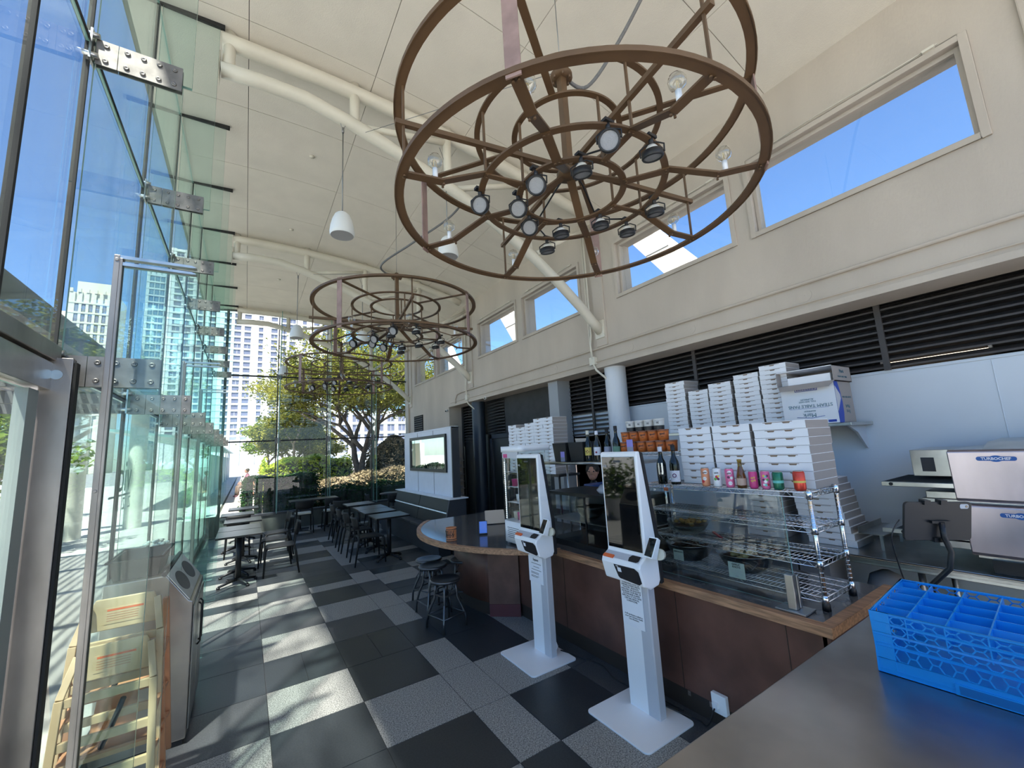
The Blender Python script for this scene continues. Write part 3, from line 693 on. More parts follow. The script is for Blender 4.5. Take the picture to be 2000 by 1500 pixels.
# garden bench and two seated people, far down the path
b = thing('garden_bench', 'wooden garden bench beside the path beyond the clipped hedge', 'bench', (.25, 27.5, 0))
m = MB(); m.box(-.35, .15, -1.6, 1.6, .40, .46); m.build('seat', mWOODR, b)
m = MB(); m.box(.13, .18, -1.6, 1.6, .5, .9); m.build('backrest', mWOODR, b)
for y in (-1.5, 1.5):
    m = MB(); m.box(-.33, -.27, y-.03, y+.03, 0, .4); m.box(.1, .16, y-.03, y+.03, 0, .9); m.build('leg', mWOODR, b)
def person(lab, loc, rz, top, legs, hairc, seated=True, apron=False):
    """continuous skinned body, origin between the feet, facing -X when rz = 0; seat height .45"""
    t = thing('person', lab, 'person', loc, rz)
    if seated: J = dict(pelvis=(.0, 0, .54), chest=(-.0, 0, .90), neck=(-.02, 0, 1.12), hip=(.0, .1, .54), knee=(-.44, .12, .50), foot=(-.48, .12, .07), toe=(-.62, .13, .04), sh=(-.01, .19, 1.05), el=(-.10, .25, .80), ha=(-.30, .14, .66))
    else: J = dict(pelvis=(.0, 0, .95), chest=(-.02, 0, 1.28), neck=(-.03, 0, 1.48), hip=(.0, .1, .93), knee=(-.02, .11, .50), foot=(0, .12, .07), toe=(-.16, .13, .04), sh=(-.01, .20, 1.41), el=(-.04, .26, 1.12), ha=(-.30, .16, 1.06))
    def skin(name, pts, edges, radii, mat_):
        me = bpy.data.meshes.new(name); me.from_pydata(pts, edges, []); o = bpy.data.objects.new(name, me); COL.objects.link(o)
        me.materials.append(mat_); o.modifiers.new('skin', 'SKIN'); 
        for v, r_ in zip(me.skin_vertices[0].data, radii): v.radius = (r_, r_)
        me.skin_vertices[0].data[0].use_root = True
        s = o.modifiers.new('sub', 'SUBSURF'); s.levels = 1; s.render_levels = 2
        for p in me.polygons: p.use_smooth = True
        return o
    pts = [J['pelvis'], J['chest'], J['neck'], (J['neck'][0]-.01, 0, J['neck'][2]+.09)]; ed = [(0, 1), (1, 2), (2, 3)]; rad = [.15, .16, .075, .055]
    for s in (-1, 1):
        k = len(pts); f = lambda n: (J[n][0], J[n][1]*s, J[n][2])
        pts += [f('sh'), f('el'), f('ha'), f('hip'), f('knee'), f('foot'), f('toe')]
        ed += [(1, k), (k, k+1), (k+1, k+2), (0, k+3), (k+3, k+4), (k+4, k+5), (k+5, k+6)]; rad += [.07, .048, .036, .10, .068, .046, .035]
    body = skin('body', pts, ed, rad, top); body.parent = t
    hz = J['neck'][2]+.20; hx = J['neck'][0]-.02
    h = MB(); h.ball((hx, 0, hz), (.095, .075, .12), 0, 18); h.ball((hx-.055, 0, hz-.07), (.045, .045, .045), 0, 12)
    h.lathe([(.0, .03), (.018, -.02), (.0, -.025)], 8, 0, (hx-.098, 0, hz-.005)); 
    for s in (-1, 1):
        h.ball((hx, s*.076, hz-.005), (.018, .012, .03), 0, 8); h.ball((hx-.083, s*.032, hz+.012), (.012, .013, .010), 1, 8)
    h.cbox((hx-.093, 0, hz-.062), (.01, .045, .008), 2)
    h.build('head', [mSKIN, mINK, mat('lips', (.35, .14, .12), .6)], t)
    hr = MB(); hr.lathe([(.0, .128), (.05, .12), (.083, .09), (.1, .045), (.098, .01), (.085, .0), (.0, .02)], 20, 0, (hx+.018, 0, hz), smooth=True); hr.build('hair', hairc, t)
    for s in (-1, 1):
        hm = MB(); x, y, z = J['ha'][0], J['ha'][1]*s, J['ha'][2]
        hm.ball((x-.04, y, z), (.045, .02, .038), 0, 12)
        for q, (dz, L) in enumerate(((.028, .055), (.01, .065), (-.008, .06), (-.025, .048))): hm.tube([(x-.07, y, z+dz), (x-.07-L*.6, y, z+dz-.004), (x-.07-L, y-.006*s, z+dz-.014)], [.009, .008, .006], 6)
        hm.tube([(x-.02, y, z+.03), (x-.05, y-.015*s, z+.052), (x-.075, y-.02*s, z+.055)], [.011, .009, .007], 6); hm.build('hand', mSKIN, t)
    if legs:
        k = MB(); f = lambda n, s: Vector((J[n][0], J[n][1]*s, J[n][2]))
        for s in (-1, 1):
            k.tube([f('hip', s)+Vector((.02, 0, 0)), (f('hip', s)+f('knee', s))/2, f('knee', s), (f('knee', s)+f('foot', s))/2, f('foot', s)+Vector((0, 0, .03))], [.125, .112, .088, .072, .062], 14)
        k.build('trousers', legs, t)
    return t
mHAIR = mat('dark_hair', (.02, .014, .01), .6); mHAIRW = mat('white_cap', (.7, .7, .7), .8)
person('person in a pale shirt seated leaning forward on the garden bench', (.12, 28.4, 0), 0, mat('pale_shirt', (.7, .68, .72), .8), mat('dark_trousers', (.04, .04, .05), .8), mHAIRW)
person('person with dark hair and plum jacket seated on the garden bench', (.12, 26.6, 0), .3, mat('plum_jacket', (.16, .06, .09), .8), mat('brown_trousers', (.12, .08, .06), .8), mHAIR)

# terrace things at far left: slatted canopy, white column, benches
cn = thing('slatted_canopy', 'dark steel slatted canopy over the terrace outside the left glass', 'canopy', (0, 0, 0))
m = MB(); m.box(-1.62, -1.5, 3.6, 12.2, 3.06, 3.30); m.box(-5.2, -5.08, 3.6, 12.2, 2.95, 3.2)
for y in (4.2, 6.2, 8.2, 10.2, 12.0): m.box(-5.1, -1.6, y-.05, y+.05, 3.0, 3.2)
m.build('beams', mat('canopy_steel', (.10, .11, .11), .5, metal=.3), cn)
m = MB()
for i in range(26): m.box(-5.05+i*.133, -4.98+i*.133, 3.7, 12.1, 3.21, 3.25)
m.build('slats', mat('canopy_slats', (.42, .40, .38), .6), cn)
for y in (4.2, 8.2, 12.0):
    m = MB(); m.cyl((-5.14, y, -.02), (-5.14, y, 2.95), .06, 12); m.build('post', mLGREY, cn)
c = MB(); c.lathe([(.30, -.02), (.27, 4.2), (.33, 4.25), (.33, 4.4)], 28, 0, (-4.05, 16.4, 0)); tag(c.build('white_column', mat('white_render', (.75, .73, .62), .8)), 'white concrete column out on the terrace left of the path', 'column')
c = MB(); c.lathe([(.22, -.02), (.22, 3.6)], 28, 0, (-2.9, 17.6, 0)); tag(c.build('white_column', MATS['white_render']), 'slimmer white column on the terrace nearer the walkway screen', 'column')
c = MB(); c.box(-7.8, -2.2, 16.9, 17.2, 3.65, 4.2); c.box(-7.9, -7.5, 16.8, 17.3, 0, 3.65); tag(c.build('white_lintel_beam', MATS['white_render']), 'thick white beam carried by the terrace columns', 'beam')
for i in range(3):
    b = thing('slatted_bench', ['long slatted bench on the terrace nearest the gnarled tree', 'long slatted bench on the terrace in the middle', 'long slatted bench on the terrace nearest the entrance'][i], 'bench', (-5.0+.3*i, 12.6-1.7*i, -.02), 0, 'slatted terrace benches')
    m = MB()
    for q in range(5): m.box(-1.2, 1.2, -.25+q*.1, -.17+q*.1, .42, .46)
    m.build('seat', mat('bench_slats', (.30, .22, .19), .7) if i == 0 else MATS['bench_slats'], b)
    for x in (-1, 1): m = MB(); m.box(x-.04, x+.04, -.22, .2, 0, .42); m.build('leg', mLGREY, b)
# sloping white canopies behind the clerestory windows
mCAN = mat('white_canopy_board', (.78, .76, .72), .7)
for i, y in enumerate((4.25, 8.55, 12.8, 0)):
    t = thing('sloping_canopy', ['white sloping canopy outside the clerestory beyond the first strut', 'white sloping canopy outside the clerestory beyond the middle strut', 'white sloping canopy outside the furthest clerestory windows', 'white sloping canopy outside the clerestory at the near end'][i], 'canopy', (5.3, y, 0), 0, 'sloping canopies outside the clerestory')
    if i == 3: bpy.data.objects.remove(t); continue
    m = MB(); m.prism([(.33, 5.5), (-.07, 5.5), (-1.98, 3.02), (-1.50, 3.02)], 0, .55, 'x'); m.build('board', mCAN, t)
    for zz in (3.9, 4.75): m = MB(); dy = (5.5-zz)/1.33; m.bar((-.003, .33-dy, zz), (-.003, -.07-dy-.03, zz), .004, .012); m.build('joint', mLGREY, t)
# ================================================================== chandeliers
mLENS = mat('led_lens', (.32, .32, .33), .25, bump=.6, bscale=160, spec=.7)
mRIM = mat('lamp_reflector', (.75, .75, .72), .3)
mBULB = glassmat('bulb_glass', (.86, .86, .83), 3.0)
mFIL = mat('filament', (.8, .6, .3), .4)
mCABLE = mat('steel_cable', (.25, .25, .25), .4, metal=.8)
mFLEX = mat('grey_flex_conduit', (.16, .16, .165), .45, bump=.8, bscale=90)
CHX, ZL, ZU, ZI, RR = 1.92, 3.50, 4.11, 3.635, 1.22
def chandelier(y):
    t = thing('chandelier', 'large brown steel double-ring chandelier nearest the camera', 'chandelier', (CHX, y, 0), 0, 'ring chandeliers')
    def P(a, r, z): return (r*math.cos(a), r*math.sin(a), z)
    for nm, z, r, ww in (('lower_ring', ZL, RR, .055), ('upper_ring', ZU, RR, .055), ('inner_ring', ZI, .66, .045), ('inner_ring', ZI, .385, .045), ('inner_ring', ZU-.01, .67, .04), ('inner_ring', ZU-.01, .395, .04)):
        m = MB(); m.band((0, 0, z), r-ww/2+.01, ww, .014, 96); m.lathe([(r+.008, -.012), (r+.014, -.012), (r+.014, .016), (r+.008, .016), (r+.008, -.012)], 96, 0, (0, 0, z), smooth=False) if r > 1 else None
        m.build(nm, mBROWN, t)
    A0 = math.radians(37)
    for k in range(8):
        a = A0 + k*PI/4; m = MB(); main = k % 2 == 0
        m.bar(P(a, RR-.01, ZL), P(a, .95, ZL+.005), .06, .012); m.bar(P(a, .96, ZL+.005), P(a, .66, ZI), .06, .012)
        m.bar(P(a, .67, ZI-.012), P(a, .37, ZI-.012), .06 if main else .04, .01)
        if main: m.bar(P(a, .39, ZI-.012), P(a, .03, 3.79), .06, .012)
        for rr_ in (RR-.03, .95, .65, .39):
            for q in (-.014, .014): 
                c = Vector(P(a, rr_, (ZL if rr_ > .9 else ZI)-.012)) + Vector((-math.sin(a), math.cos(a), 0))*q
                m.cyl(c, c-Vector((0, 0, .012)), .008, 6)
        m.build('spoke', mBROWN, t)
        m = MB()
        if main:
            m.bar(P(a, RR+.004, ZL-.03), P(a, RR+.004, ZU+.03), .075, .008, 0, (math.cos(a), math.sin(a), 0))
            m.build('strap', mPINK, t)
            m = MB(); m.bar(P(a, RR-.01, ZU-.004), P(a, .38, ZU-.004), .045, .012); m.build('upper_spoke', mBROWN, t)
        else:
            for r in (RR-.03, .66, .385): m = MB(); m.bar(P(a, r, ZL if r > 1 else ZI), P(a, r, ZU), .014, .014); m.build('hanger_rod', mBROWN, t)
            m = MB(); m.bar(P(a, .03, 3.84), P(a, RR+.02, 3.84), .032, .032); m.build('cross_bar', mBROWN, t)
        c = P(a, 1.0, ZL+.01)
        b = MB(); b.cyl(c, (c[0], c[1], c[2]+.075), .016, 12); so_ = b.build('bulb_socket', mWHITE, t)
        b = MB(); b.lathe([(.012, .07), (.02, .085), (.04, .10), (.048, .125), (.04, .155), (.02, .17), (0, .174)], 18, 0, c)
        b.tube([(c[0]-.01, c[1], c[2]+.09), (c[0]-.006, c[1], c[2]+.13), (c[0]+.006, c[1], c[2]+.13), (c[0]+.01, c[1], c[2]+.09)], .0025, 5, 1); b.build('bulb', [mBULB, mFIL], so_)
    m = MB(); m.lathe([(0, 3.775), (.09, 3.775), (.09, 3.81), (0, 3.81)], 8); m.build('hub', mBROWN, t)
    m = MB(); m.box(-.026, .026, -.026, .026, 3.8, 4.60); m.build('pole', mBROWN, t)
    m = MB(); m.lathe([(0, 4.59), (.085, 4.59), (.085, 4.615), (.03, 4.625), (.03, 4.67), (0, 4.67)], 20)
    for k in range(6): m.cyl(P(k*PI/3, .065, 4.57), P(k*PI/3, .065, 4.64), .009, 6)
    m.build('flange', mBROWN, t)
    # spot lamps
    for ang, r, kind in ((155, .66, 1), (150, .385, 1), (-167, .385, 1), (-121, .385, 2), (-112, .66, 1), (-84, .66, 2), (-22, .66, 2), (13, .385, 2), (62, .385, 2), (107, .385, 1), (68, .66, 2), (6, .66, 2)):
        a = math.radians(ang); p = Vector(P(a, r, ZI))
        if kind == 1: d = Vector((-.72, -.55, -.42)).normalized()
        else: d = Vector((.18, .12, -1)).normalized()
        c = p + Vector((0, 0, -.105))
        q = d.to_track_quat('Z', 'Y').to_matrix().to_4x4(); M_ = Matrix.Translation(c) @ q
        s = MB(); s.lathe([(.040, -.03), (.062, -.02), (.064, .015), (.060, .022), (.052, .022), (.050, .012)], 24, 0, (0, 0, 0), M_)
        s.lathe([(0, -.055), (.022, -.055), (.045, -.028), (.045, -.02)], 20, 1 if kind == 2 else 0, (0, 0, 0), M_)
        s.lathe([(0, .016), (.051, .014)], 24, 2, (0, 0, 0), M_)
        lamp = s.build('spot_lamp', [mBLACK, mRIM, mLENS], t)
        s = MB(); sd_ = (q @ Vector((1, 0, 0))).normalized()
        s.tube([c+sd_*.068, c+sd_*.07+Vector((0, 0, .05)), p+Vector((0, 0, -.035))+sd_*.03, p+Vector((0, 0, -.03))-sd_*.03, c-sd_*.07+Vector((0, 0, .05)), c-sd_*.068], .005, 6)
        s.cyl(p+Vector((0, 0, -.04)), p+Vector((0, 0, .02)), .014, 8); s.cbox(p+Vector((0, 0, .015)), (.07, .04, .018))
        s.build('yoke', mBLACK, lamp)
    w_ = MB()
    for ang in (-112, 6, 68): 
        a = math.radians(ang); w_.tube([P(a, .66, ZI+.02), P(a+.3, .5, ZI+.03), P(a+.2, .2, 3.80), (0.03, 0, 3.86)], .007, 6)
    w_.build('wiring', mBLACK, t)
    m = MB(); m.cyl((0, 0, 4.67), (.0, 0, ceil_z(CHX)), .0035, 6); m.cyl((.0, 0, 4.66), (-.95, 2.1 if y < 5 else 2.2, 5.3), .003, 5); m.build('suspension_cable', mCABLE, t)
    return t
c1 = chandelier(2.04)
c2 = dup(c1, (CHX, 6.16, 0), None, 'brown steel double-ring chandelier in the middle, second from the camera')
c3 = dup(c1, (CHX, 10.75, 0), None, 'brown steel double-ring chandelier furthest away, in front of the big tree')
for (pts, lab) in (([(1.95, 2.04, 4.62), (2.15, 2.0, 4.60), (2.35, 1.8, 4.95), (2.6, 1.5, 5.55), (2.75, 1.35, ceil_z(2.75)-.02)], 'grey flexible conduit from the nearest chandelier up to the ceiling'),
                   ([(1.9, 6.16, 4.64), (1.7, 6.05, 4.60), (1.6, 5.8, 4.62), (1.85, 5.2, 4.72), (2.2, 4.75, 4.95), (2.28, 4.34, 5.05)], 'grey flexible conduit looping from the middle chandelier to the nearest truss'),
                   ([(1.95, 10.75, 4.64), (2.15, 10.5, 4.62), (2.5, 9.6, 4.8), (2.75, 8.63, 4.85)], 'grey flexible conduit from the furthest chandelier to the middle truss')):
    # smooth the path
    pp = [Vector(p) for p in pts]; sm = []
    for i in range(len(pp)-1):
        p0, p1, p2, p3 = pp[max(i-1, 0)], pp[i], pp[i+1], pp[min(i+2, len(pp)-1)]
        for k in range(8):
            u = k/8; sm.append(.5*((2*p1)+(p2-p0)*u+(2*p0-5*p1+4*p2-p3)*u*u+(3*p1-p0-3*p2+p3)*u**3))
    sm.append(pp[-1])
    m = MB(); m.tube(sm, .014, 8); tag(m.build('flexible_conduit', mFLEX), lab, 'conduit', 'grey flexible conduits')
# ================================================================== pendant speakers
mSPK = mat('speaker_white', (.78, .78, .76), .5); mGRILL = mat('speaker_grille', (.35, .35, .36), .6, bump=.5, bscale=200)
t = thing('pendant_speaker', 'white bell-shaped pendant speaker hanging from the nearest truss, the left of its pair', 'speaker', (.76, 4.25, 4.10), 0, 'pendant speakers')
m = MB(); m.lathe([(.112, 0), (.120, .012), (.122, .04), (.115, .10), (.098, .17), (.075, .225), (.05, .25), (.0, .256)], 32); m.build('housing', mSPK, t)
m = MB(); m.lathe([(0, .004), (.112, .002)], 32); m.build('grille', mGRILL, t)
m = MB(); m.cyl((0, 0, .25), (0, 0, 1.22), .006, 8); m.cyl((0, 0, 1.22), (-.07, 0, 1.42), .003, 6); m.cyl((0, 0, 1.22), (.07, 0, 1.42), .003, 6); m.cyl((0, 0, 1.19), (0, 0, 1.25), .012, 8); m.build('suspension_rod', mCABLE, t)
for x, y, z, lab in ((1.95, 4.25, 4.12, 'white bell-shaped pendant speaker hanging from the nearest truss, the right of its pair'), (.73, 8.52, 4.09, 'white bell-shaped pendant speaker hanging from the middle truss, the left of its pair'),
                     (1.93, 8.52, 4.1, 'white bell-shaped pendant speaker hanging from the middle truss, the right of its pair'), (.78, 12.6, 4.1, 'white bell-shaped pendant speaker by the far glass wall'), (-.02, 12.6, 4.15, 'white bell-shaped pendant speaker at the far left glass corner')):
    if x < 0: continue
    dup(t, (x, y, z), None, lab)
# ================================================================== serving counter
CZ = .84
ct = thing('serving_counter', 'long brown-panelled serving counter with worn wood edge and grey stone top', 'counter', (0, 0, 0))
m = MB(); m.box(2.62, 2.66, 1.12, 4.1, .13, .79); m.box(2.62, 3.50, 1.10, 1.14, .13, .79)
m.build('front_panel', mBROWNP, ct)
for y in (1.32, 2.05, 3.3): m = MB(); m.box(2.617, 2.622, y, y+.003, .13, .79); m.build('panel_seam', mKICK, ct)
m = MB(); m.box(2.63, 2.68, 1.14, 4.1, 0, .13); m.box(2.63, 3.50, 1.12, 1.16, 0, .13); m.build('kick_board', mKICK, ct)
ARC = lambda R, a: (3.61+R*math.cos(a), 4.8+R*math.sin(a))
a0, a1 = math.radians(236), math.radians(137)
outer = [ARC(1.81, a0+(a1-a0)*k/40) for k in range(41)]
inner = [ARC(1.755, a0+(a1-a0)*k/40) for k in range(41)]
# stone top
top = [(2.6, 1.12), (2.6, 3.31)] + inner + [(3.5, 6.0), (3.5, 4.0), (3.45, 3.4), (3.45, 1.12)]
m = MB(); m.prism(top, CZ-.045, CZ-.002); m.build('stone_top', mCTOP, ct)
ed = MB()
ed.box(2.545, 2.6, 1.06, 3.31, CZ-.05, CZ+.002); ed.box(2.6, 3.50, 1.06, 1.12, CZ-.05, CZ+.002)
n = len(outer); vs = []
for p, q in zip(outer, inner):
    for c, z in ((p, CZ-.05), (p, CZ+.002), (q, CZ+.002), (q, CZ-.05)): vs.append((c[0], c[1], z))
fs = []
for i in range(n-1):
    for k in range(4): fs.append((i*4+k, i*4+(k+1) % 4, (i+1)*4+(k+1) % 4, (i+1)*4+k))
fs += [(0, 1, 2, 3), ((n-1)*4+3, (n-1)*4+2, (n-1)*4+1, (n-1)*4)]
ed.add(vs, fs); ed.build('wood_edge', mBUTCHER, ct, bevel=.003)
# curved pedestal
pd = [ARC(1.33, math.radians(200-k*2.5)) for k in range(24)]
m = MB(); m.prism(pd + [(pd[-1][0]+.25, pd[-1][1]-.05), (3.3, 5.2), (pd[0][0]+.2, pd[0][1])], .13, .79, 'z', 0, None, True); m.build('curved_pedestal', mBROWNP, ct)
m = MB(); m.prism([(x+.01, y) for x, y in pd] + [(3.3, 5.2)], 0, .128, 'z'); m.build('pedestal_kick', mKICK, ct)
q0, q1 = Vector((2.345, 4.33, 0)), Vector((2.615, 4.095, 0))
m = MB(); m.prism([(2.34, 4.31), (2.60, 4.08), (2.75, 4.3), (2.55, 4.55)], .13, .79); m.build('angled_pedestal', mat('rubbed_brown_panel', (.16, .075, .055), .45, noise=.35, nscale=4), ct)
m = MB(); m.prism([(2.34, 4.31), (2.60, 4.08), (2.75, 4.3), (2.55, 4.55)], 0, .128); m.build('angled_kick', mat('maroon_kick', (.12, .03, .035), .5), ct)
m = MB(); m.box(2.7, 3.3, 4.2, 5.0, 0, .79); m.build('inner_cabinet', mKICK, ct)
# power box with cable on the counter foot
pb = thing('power_outlet', 'white outlet box low on the brown counter front with black plugs', 'outlet', (2.615, 1.78, .155))
m = MB(); m.box(-.03, .002, -.05, .05, -.055, .06); m.build('cover', mWHITE, pb, bevel=.004)
m = MB(); m.box(-.05, -.03, -.0, .035, -.02, .01); m.build('plug', mWHITE, pb)
def cable(lab, pts, r=.005, name='power_cable', m_=mBLACK):
    pp = [Vector(p) for p in pts]; sm = []
    for i in range(len(pp)-1):
        p0, p1, p2, p3 = pp[max(i-1, 0)], pp[i], pp[i+1], pp[min(i+2, len(pp)-1)]
        for k in range(6): u = k/6; sm.append(.5*((2*p1)+(p2-p0)*u+(2*p0-5*p1+4*p2-p3)*u*u+(3*p1-p0-3*p2+p3)*u**3))
    sm.append(pp[-1]); mm = MB(); mm.tube(sm, r, 6); return tag(mm.build(name, m_), lab, 'cable')
cable('black power cable running along the floor from the far kiosk to the near kiosk', [(2.44, 3.2, .02), (2.52, 3.0, .006), (2.56, 2.8, .006), (2.50, 2.6, .006), (2.55, 2.3, .006), (2.58, 2.05, .006)])
cable('black power cable from the near kiosk base to the outlet box', [(2.46, 2.12, .05), (2.55, 2.0, .006), (2.57, 1.92, .006), (2.55, 1.85, .02), (2.572, 1.80, .14)])
for i, (y, z) in enumerate(((2.02, .11), (1.86, .11))):
    mm = MB(); mm.cbox((2.624, y, z), (.006, .022, .03)); mm.cbox((2.621, y, z), (.006, .012, .008)); tag(mm.build('toe_clip', mBRONZE), ['small metal clip on the counter kick strip, left of the two', 'small metal clip on the counter kick strip, right of the two'][i], 'clip')

# ================================================================== ordering kiosks
def kiosk(x, y, lab):
    t = thing('ordering_kiosk', lab, 'kiosk', (x, y, 0), 0, 'self ordering kiosks')
    m = MB(); m.prism(rrect(.47, .53, .035, 6), 0, .012); m.build('base_plate', mWHITE, t, bevel=.003)
    m = MB(); m.box(.06, .066, -.035, .125, .012, .95); m.build('post_front', mWHITE, t)
    m = MB(); m.prism([(.0605, -.035), (.0605, -.118), (.068, -.125), (.125, -.125), (.14, -.10), (.14, .10), (.125, .122), (.066, .122), (.066, -.035)], .012, .95); m.build('post', mLGREY, t)
    m = MB(); m.tube([(.14, -.06, .012), (.17, -.07, .06), (.15, -.06, .12)], .012, 8); m.build('cable_guard', mWHITE, t)
    # head, side profile (x, z)
    prof = [(-.012, 1.752), (.0, 1.768), (.028, 1.768), (.105, 1.18), (.115, .90), (.095, .868), (.015, .855), (-.055, .885), (-.085, 1.00), (-.075, 1.028), (-.012, 1.068)]
    m = MB(); m.prism(prof, -.20, .15, 'y'); m.build('head_shell', mWHITE, t, bevel=.010, seg=3)
    m = MB(); m.prism([(.028, 1.765), (.05, 1.755), (.135, 1.18), (.14, .88), (.115, .875), (.105, 1.18)], -.205, .155, 'y'); m.build('back_cover', mBLACK, t)
    m = MB(); m.prism([(1.088, -.178), (1.088, .128), (1.735, .128), (1.735, -.178)][::1], -.0145, -.0115, 'x') if False else m.box(-.0175, -.0115, -.180, .130, 1.09, 1.732); m.build('screen', mSCREEN, t, bevel=.002)
    m = MB(); m.prism(rrect(.07, .014, .006), -.0185, -.0174, 'x', 0, T(0, -.02, 1.70)); m.build('camera_window', mNAVY, t)
    text('0:5|', .022, mLGREY, t, frame((-.0185, .10, 1.665), (0, -1, 0), (0, 0, 1)), 'screen_lettering')
    # ledge, orange slot, sensor, printer window
    e0 = Vector((-.012, 0, 1.068)); e1 = Vector((-.075, 0, 1.028)); d = (e1-e0).normalized(); up = d.cross(Vector((0, 1, 0))).normalized()
    if up.z < 0: up = -up
    m = MB(); M_ = Matrix(((d.x, 0, up.x, (e0+e1).x/2), (0, 1, 0, 0), (d.z, 0, up.z, (e0+e1).z/2), (0, 0, 0, 1)))
    m.box(-.026, .030, -.18, .14, .0, .0025, 0, M_); m.build('ledge', mLGREY, t)
    m = MB(); m.box(.012, .040, .04, .135, .001, .012, 0, M_); m.build('orange_slot', mORANGE, t, bevel=.003)
    m = MB(); m.prism([(-.024, -.17), (.018, -.175), (.03, -.16), (.03, -.095), (-.0, -.085), (-.024, -.10)], .002, .006, 'z', 0, M_); m.build('card_sensor', mBLACK, t)
    f0 = Vector((-.085, 0, 1.00)); f1 = Vector((-.055, 0, .885)); d2 = (f1-f0).normalized(); n2 = Vector((d2.z, 0, -d2.x)); n2 = n2 if n2.x < 0 else -n2
    M2 = Matrix(((n2.x, 0, d2.x, f0.x), (0, 1, 0, 0), (n2.z, 0, d2.z, f0.z), (0, 0, 0, 1)))
    m = MB(); m.prism([(.03, .005), (-.155, .0), (-.185, .02), (-.19, .095), (-.165, .112), (.0, .10), (.012, .09)][::1], .0, .003, 'x', 0, M2); m.build('printer_window', mBLACK, t)
    m = MB(); m.cbox((.004, -.015, .035), (.002, .032, .03), 0, M2); m.cbox((.0045, -.0, .012), (.002, .02, .008), 1, M2); m.build('printer_label', [mPAPER, mLGREY], t)
    # card reader on arm at the right side
    TLr, TRr, BRr, BLr = Vector((-.03, -.262, 1.215)), Vector((-.03, -.328, 1.215)), Vector((-.075, -.300, 1.085)), Vector((-.075, -.234, 1.09))
    nb = (TRr-TLr).cross(BLr-TLr).normalized(); nb = nb if nb.x > 0 else -nb
    m = MB(); F = [TLr, TRr, BRr, BLr]; B = [TLr+nb*.03+Vector((0, 0, -.01)), TRr+nb*.03+Vector((0, 0, -.01)), BRr+nb*.055, BLr+nb*.055]
    m.add(F+B, [(0, 1, 2, 3), (7, 6, 5, 4), (0, 4, 5, 1), (1, 5, 6, 2), (2, 6, 7, 3), (3, 7, 4, 0)]); rd = m.build('card_reader', mWHITE, t, bevel=.005)
    cF = (TLr+TRr+BRr+BLr)/4; m = MB(); G = [cF+(q-cF)*.86-nb*.0015 for q in F]; G2 = [q+nb*.004 for q in G]
    m.add(G+G2, [(0, 1, 2, 3), (7, 6, 5, 4), (0, 4, 5, 1), (1, 5, 6, 2), (2, 6, 7, 3), (3, 7, 4, 0)]); m.build('reader_screen', mSCREEN, rd)
    m = MB(); m.cyl((.0, -.30, 1.10), (.03, -.29, 1.095), .035, 20); m.cyl((.03, -.2, 1.09), (.02, -.29, 1.10), .02, 12); m.build('reader_arm', mCREAM, t)
    return t
k2 = kiosk(2.29, 2.185, 'white self-ordering kiosk on a post nearest the camera, with a large paper notice')
k1 = kiosk(2.235, 3.275, 'white self-ordering kiosk on a post further back, with a small paper notice')
def sheet(parent, x, y0, y1, z0, z1, sk=0):
    m = MB(); m.add([(x-.001, y0, z0+sk), (x-.001, y1, z0), (x-.001, y1, z1), (x-.001, y0, z1+sk), (x+.001, y0, z0+sk), (x+.001, y1, z0), (x+.001, y1, z1), (x+.001, y0, z1+sk)],
                    [(0, 1, 2, 3), (7, 6, 5, 4), (0, 4, 5, 1), (1, 5, 6, 2), (2, 6, 7, 3), (3, 7, 4, 0)]); return m.build('paper_notice', mPAPER, parent)
p_ = sheet(k2, .056, -.075, .108, .545, .90)
text('CONSUMING RAW OR\nUNDERCOOKED MEATS,\nPOULTRY, SEAFOOD,\nSHELLFISH, OR EGGS MAY\nINCREASE YOUR RISK OF\nFOODBORNE ILLNESS,\nESPECIALLY IF YOU HAVE\nCERTAIN MEDICAL\nCONDITIONS.', .0155, mINK, p_, frame((.0545, .022, .775), (0, -1, .02), (0, 0, 1)), 'notice_lettering', sp=.95)
text('A 6% surcharge is added to\ncover San Francisco Health\nCare Mandates.', .0145, mINK, p_, frame((.0545, .018, .61), (0, -1, .02), (0, 0, 1)), 'notice_lettering')
p_ = sheet(k1, .056, -.085, .135, .60, .83)
text('Square', .03, mINK, p_, frame((.0545, .02, .80), (0, -1, 0), (0, 0, 1)), 'notice_lettering', bold=.0006)
m = MB()
for z, a, b in ((.765, -.06, .09), (.735, -.03, .06), (.71, -.06, .09), (.685, -.02, .10), (.675, -.02, .10), (.655, -.02, .10), (.645, 0, .10)): m.box(.0545, .0552, a, b, z, z+.004)
m.build('notice_lines', mINK, p_)

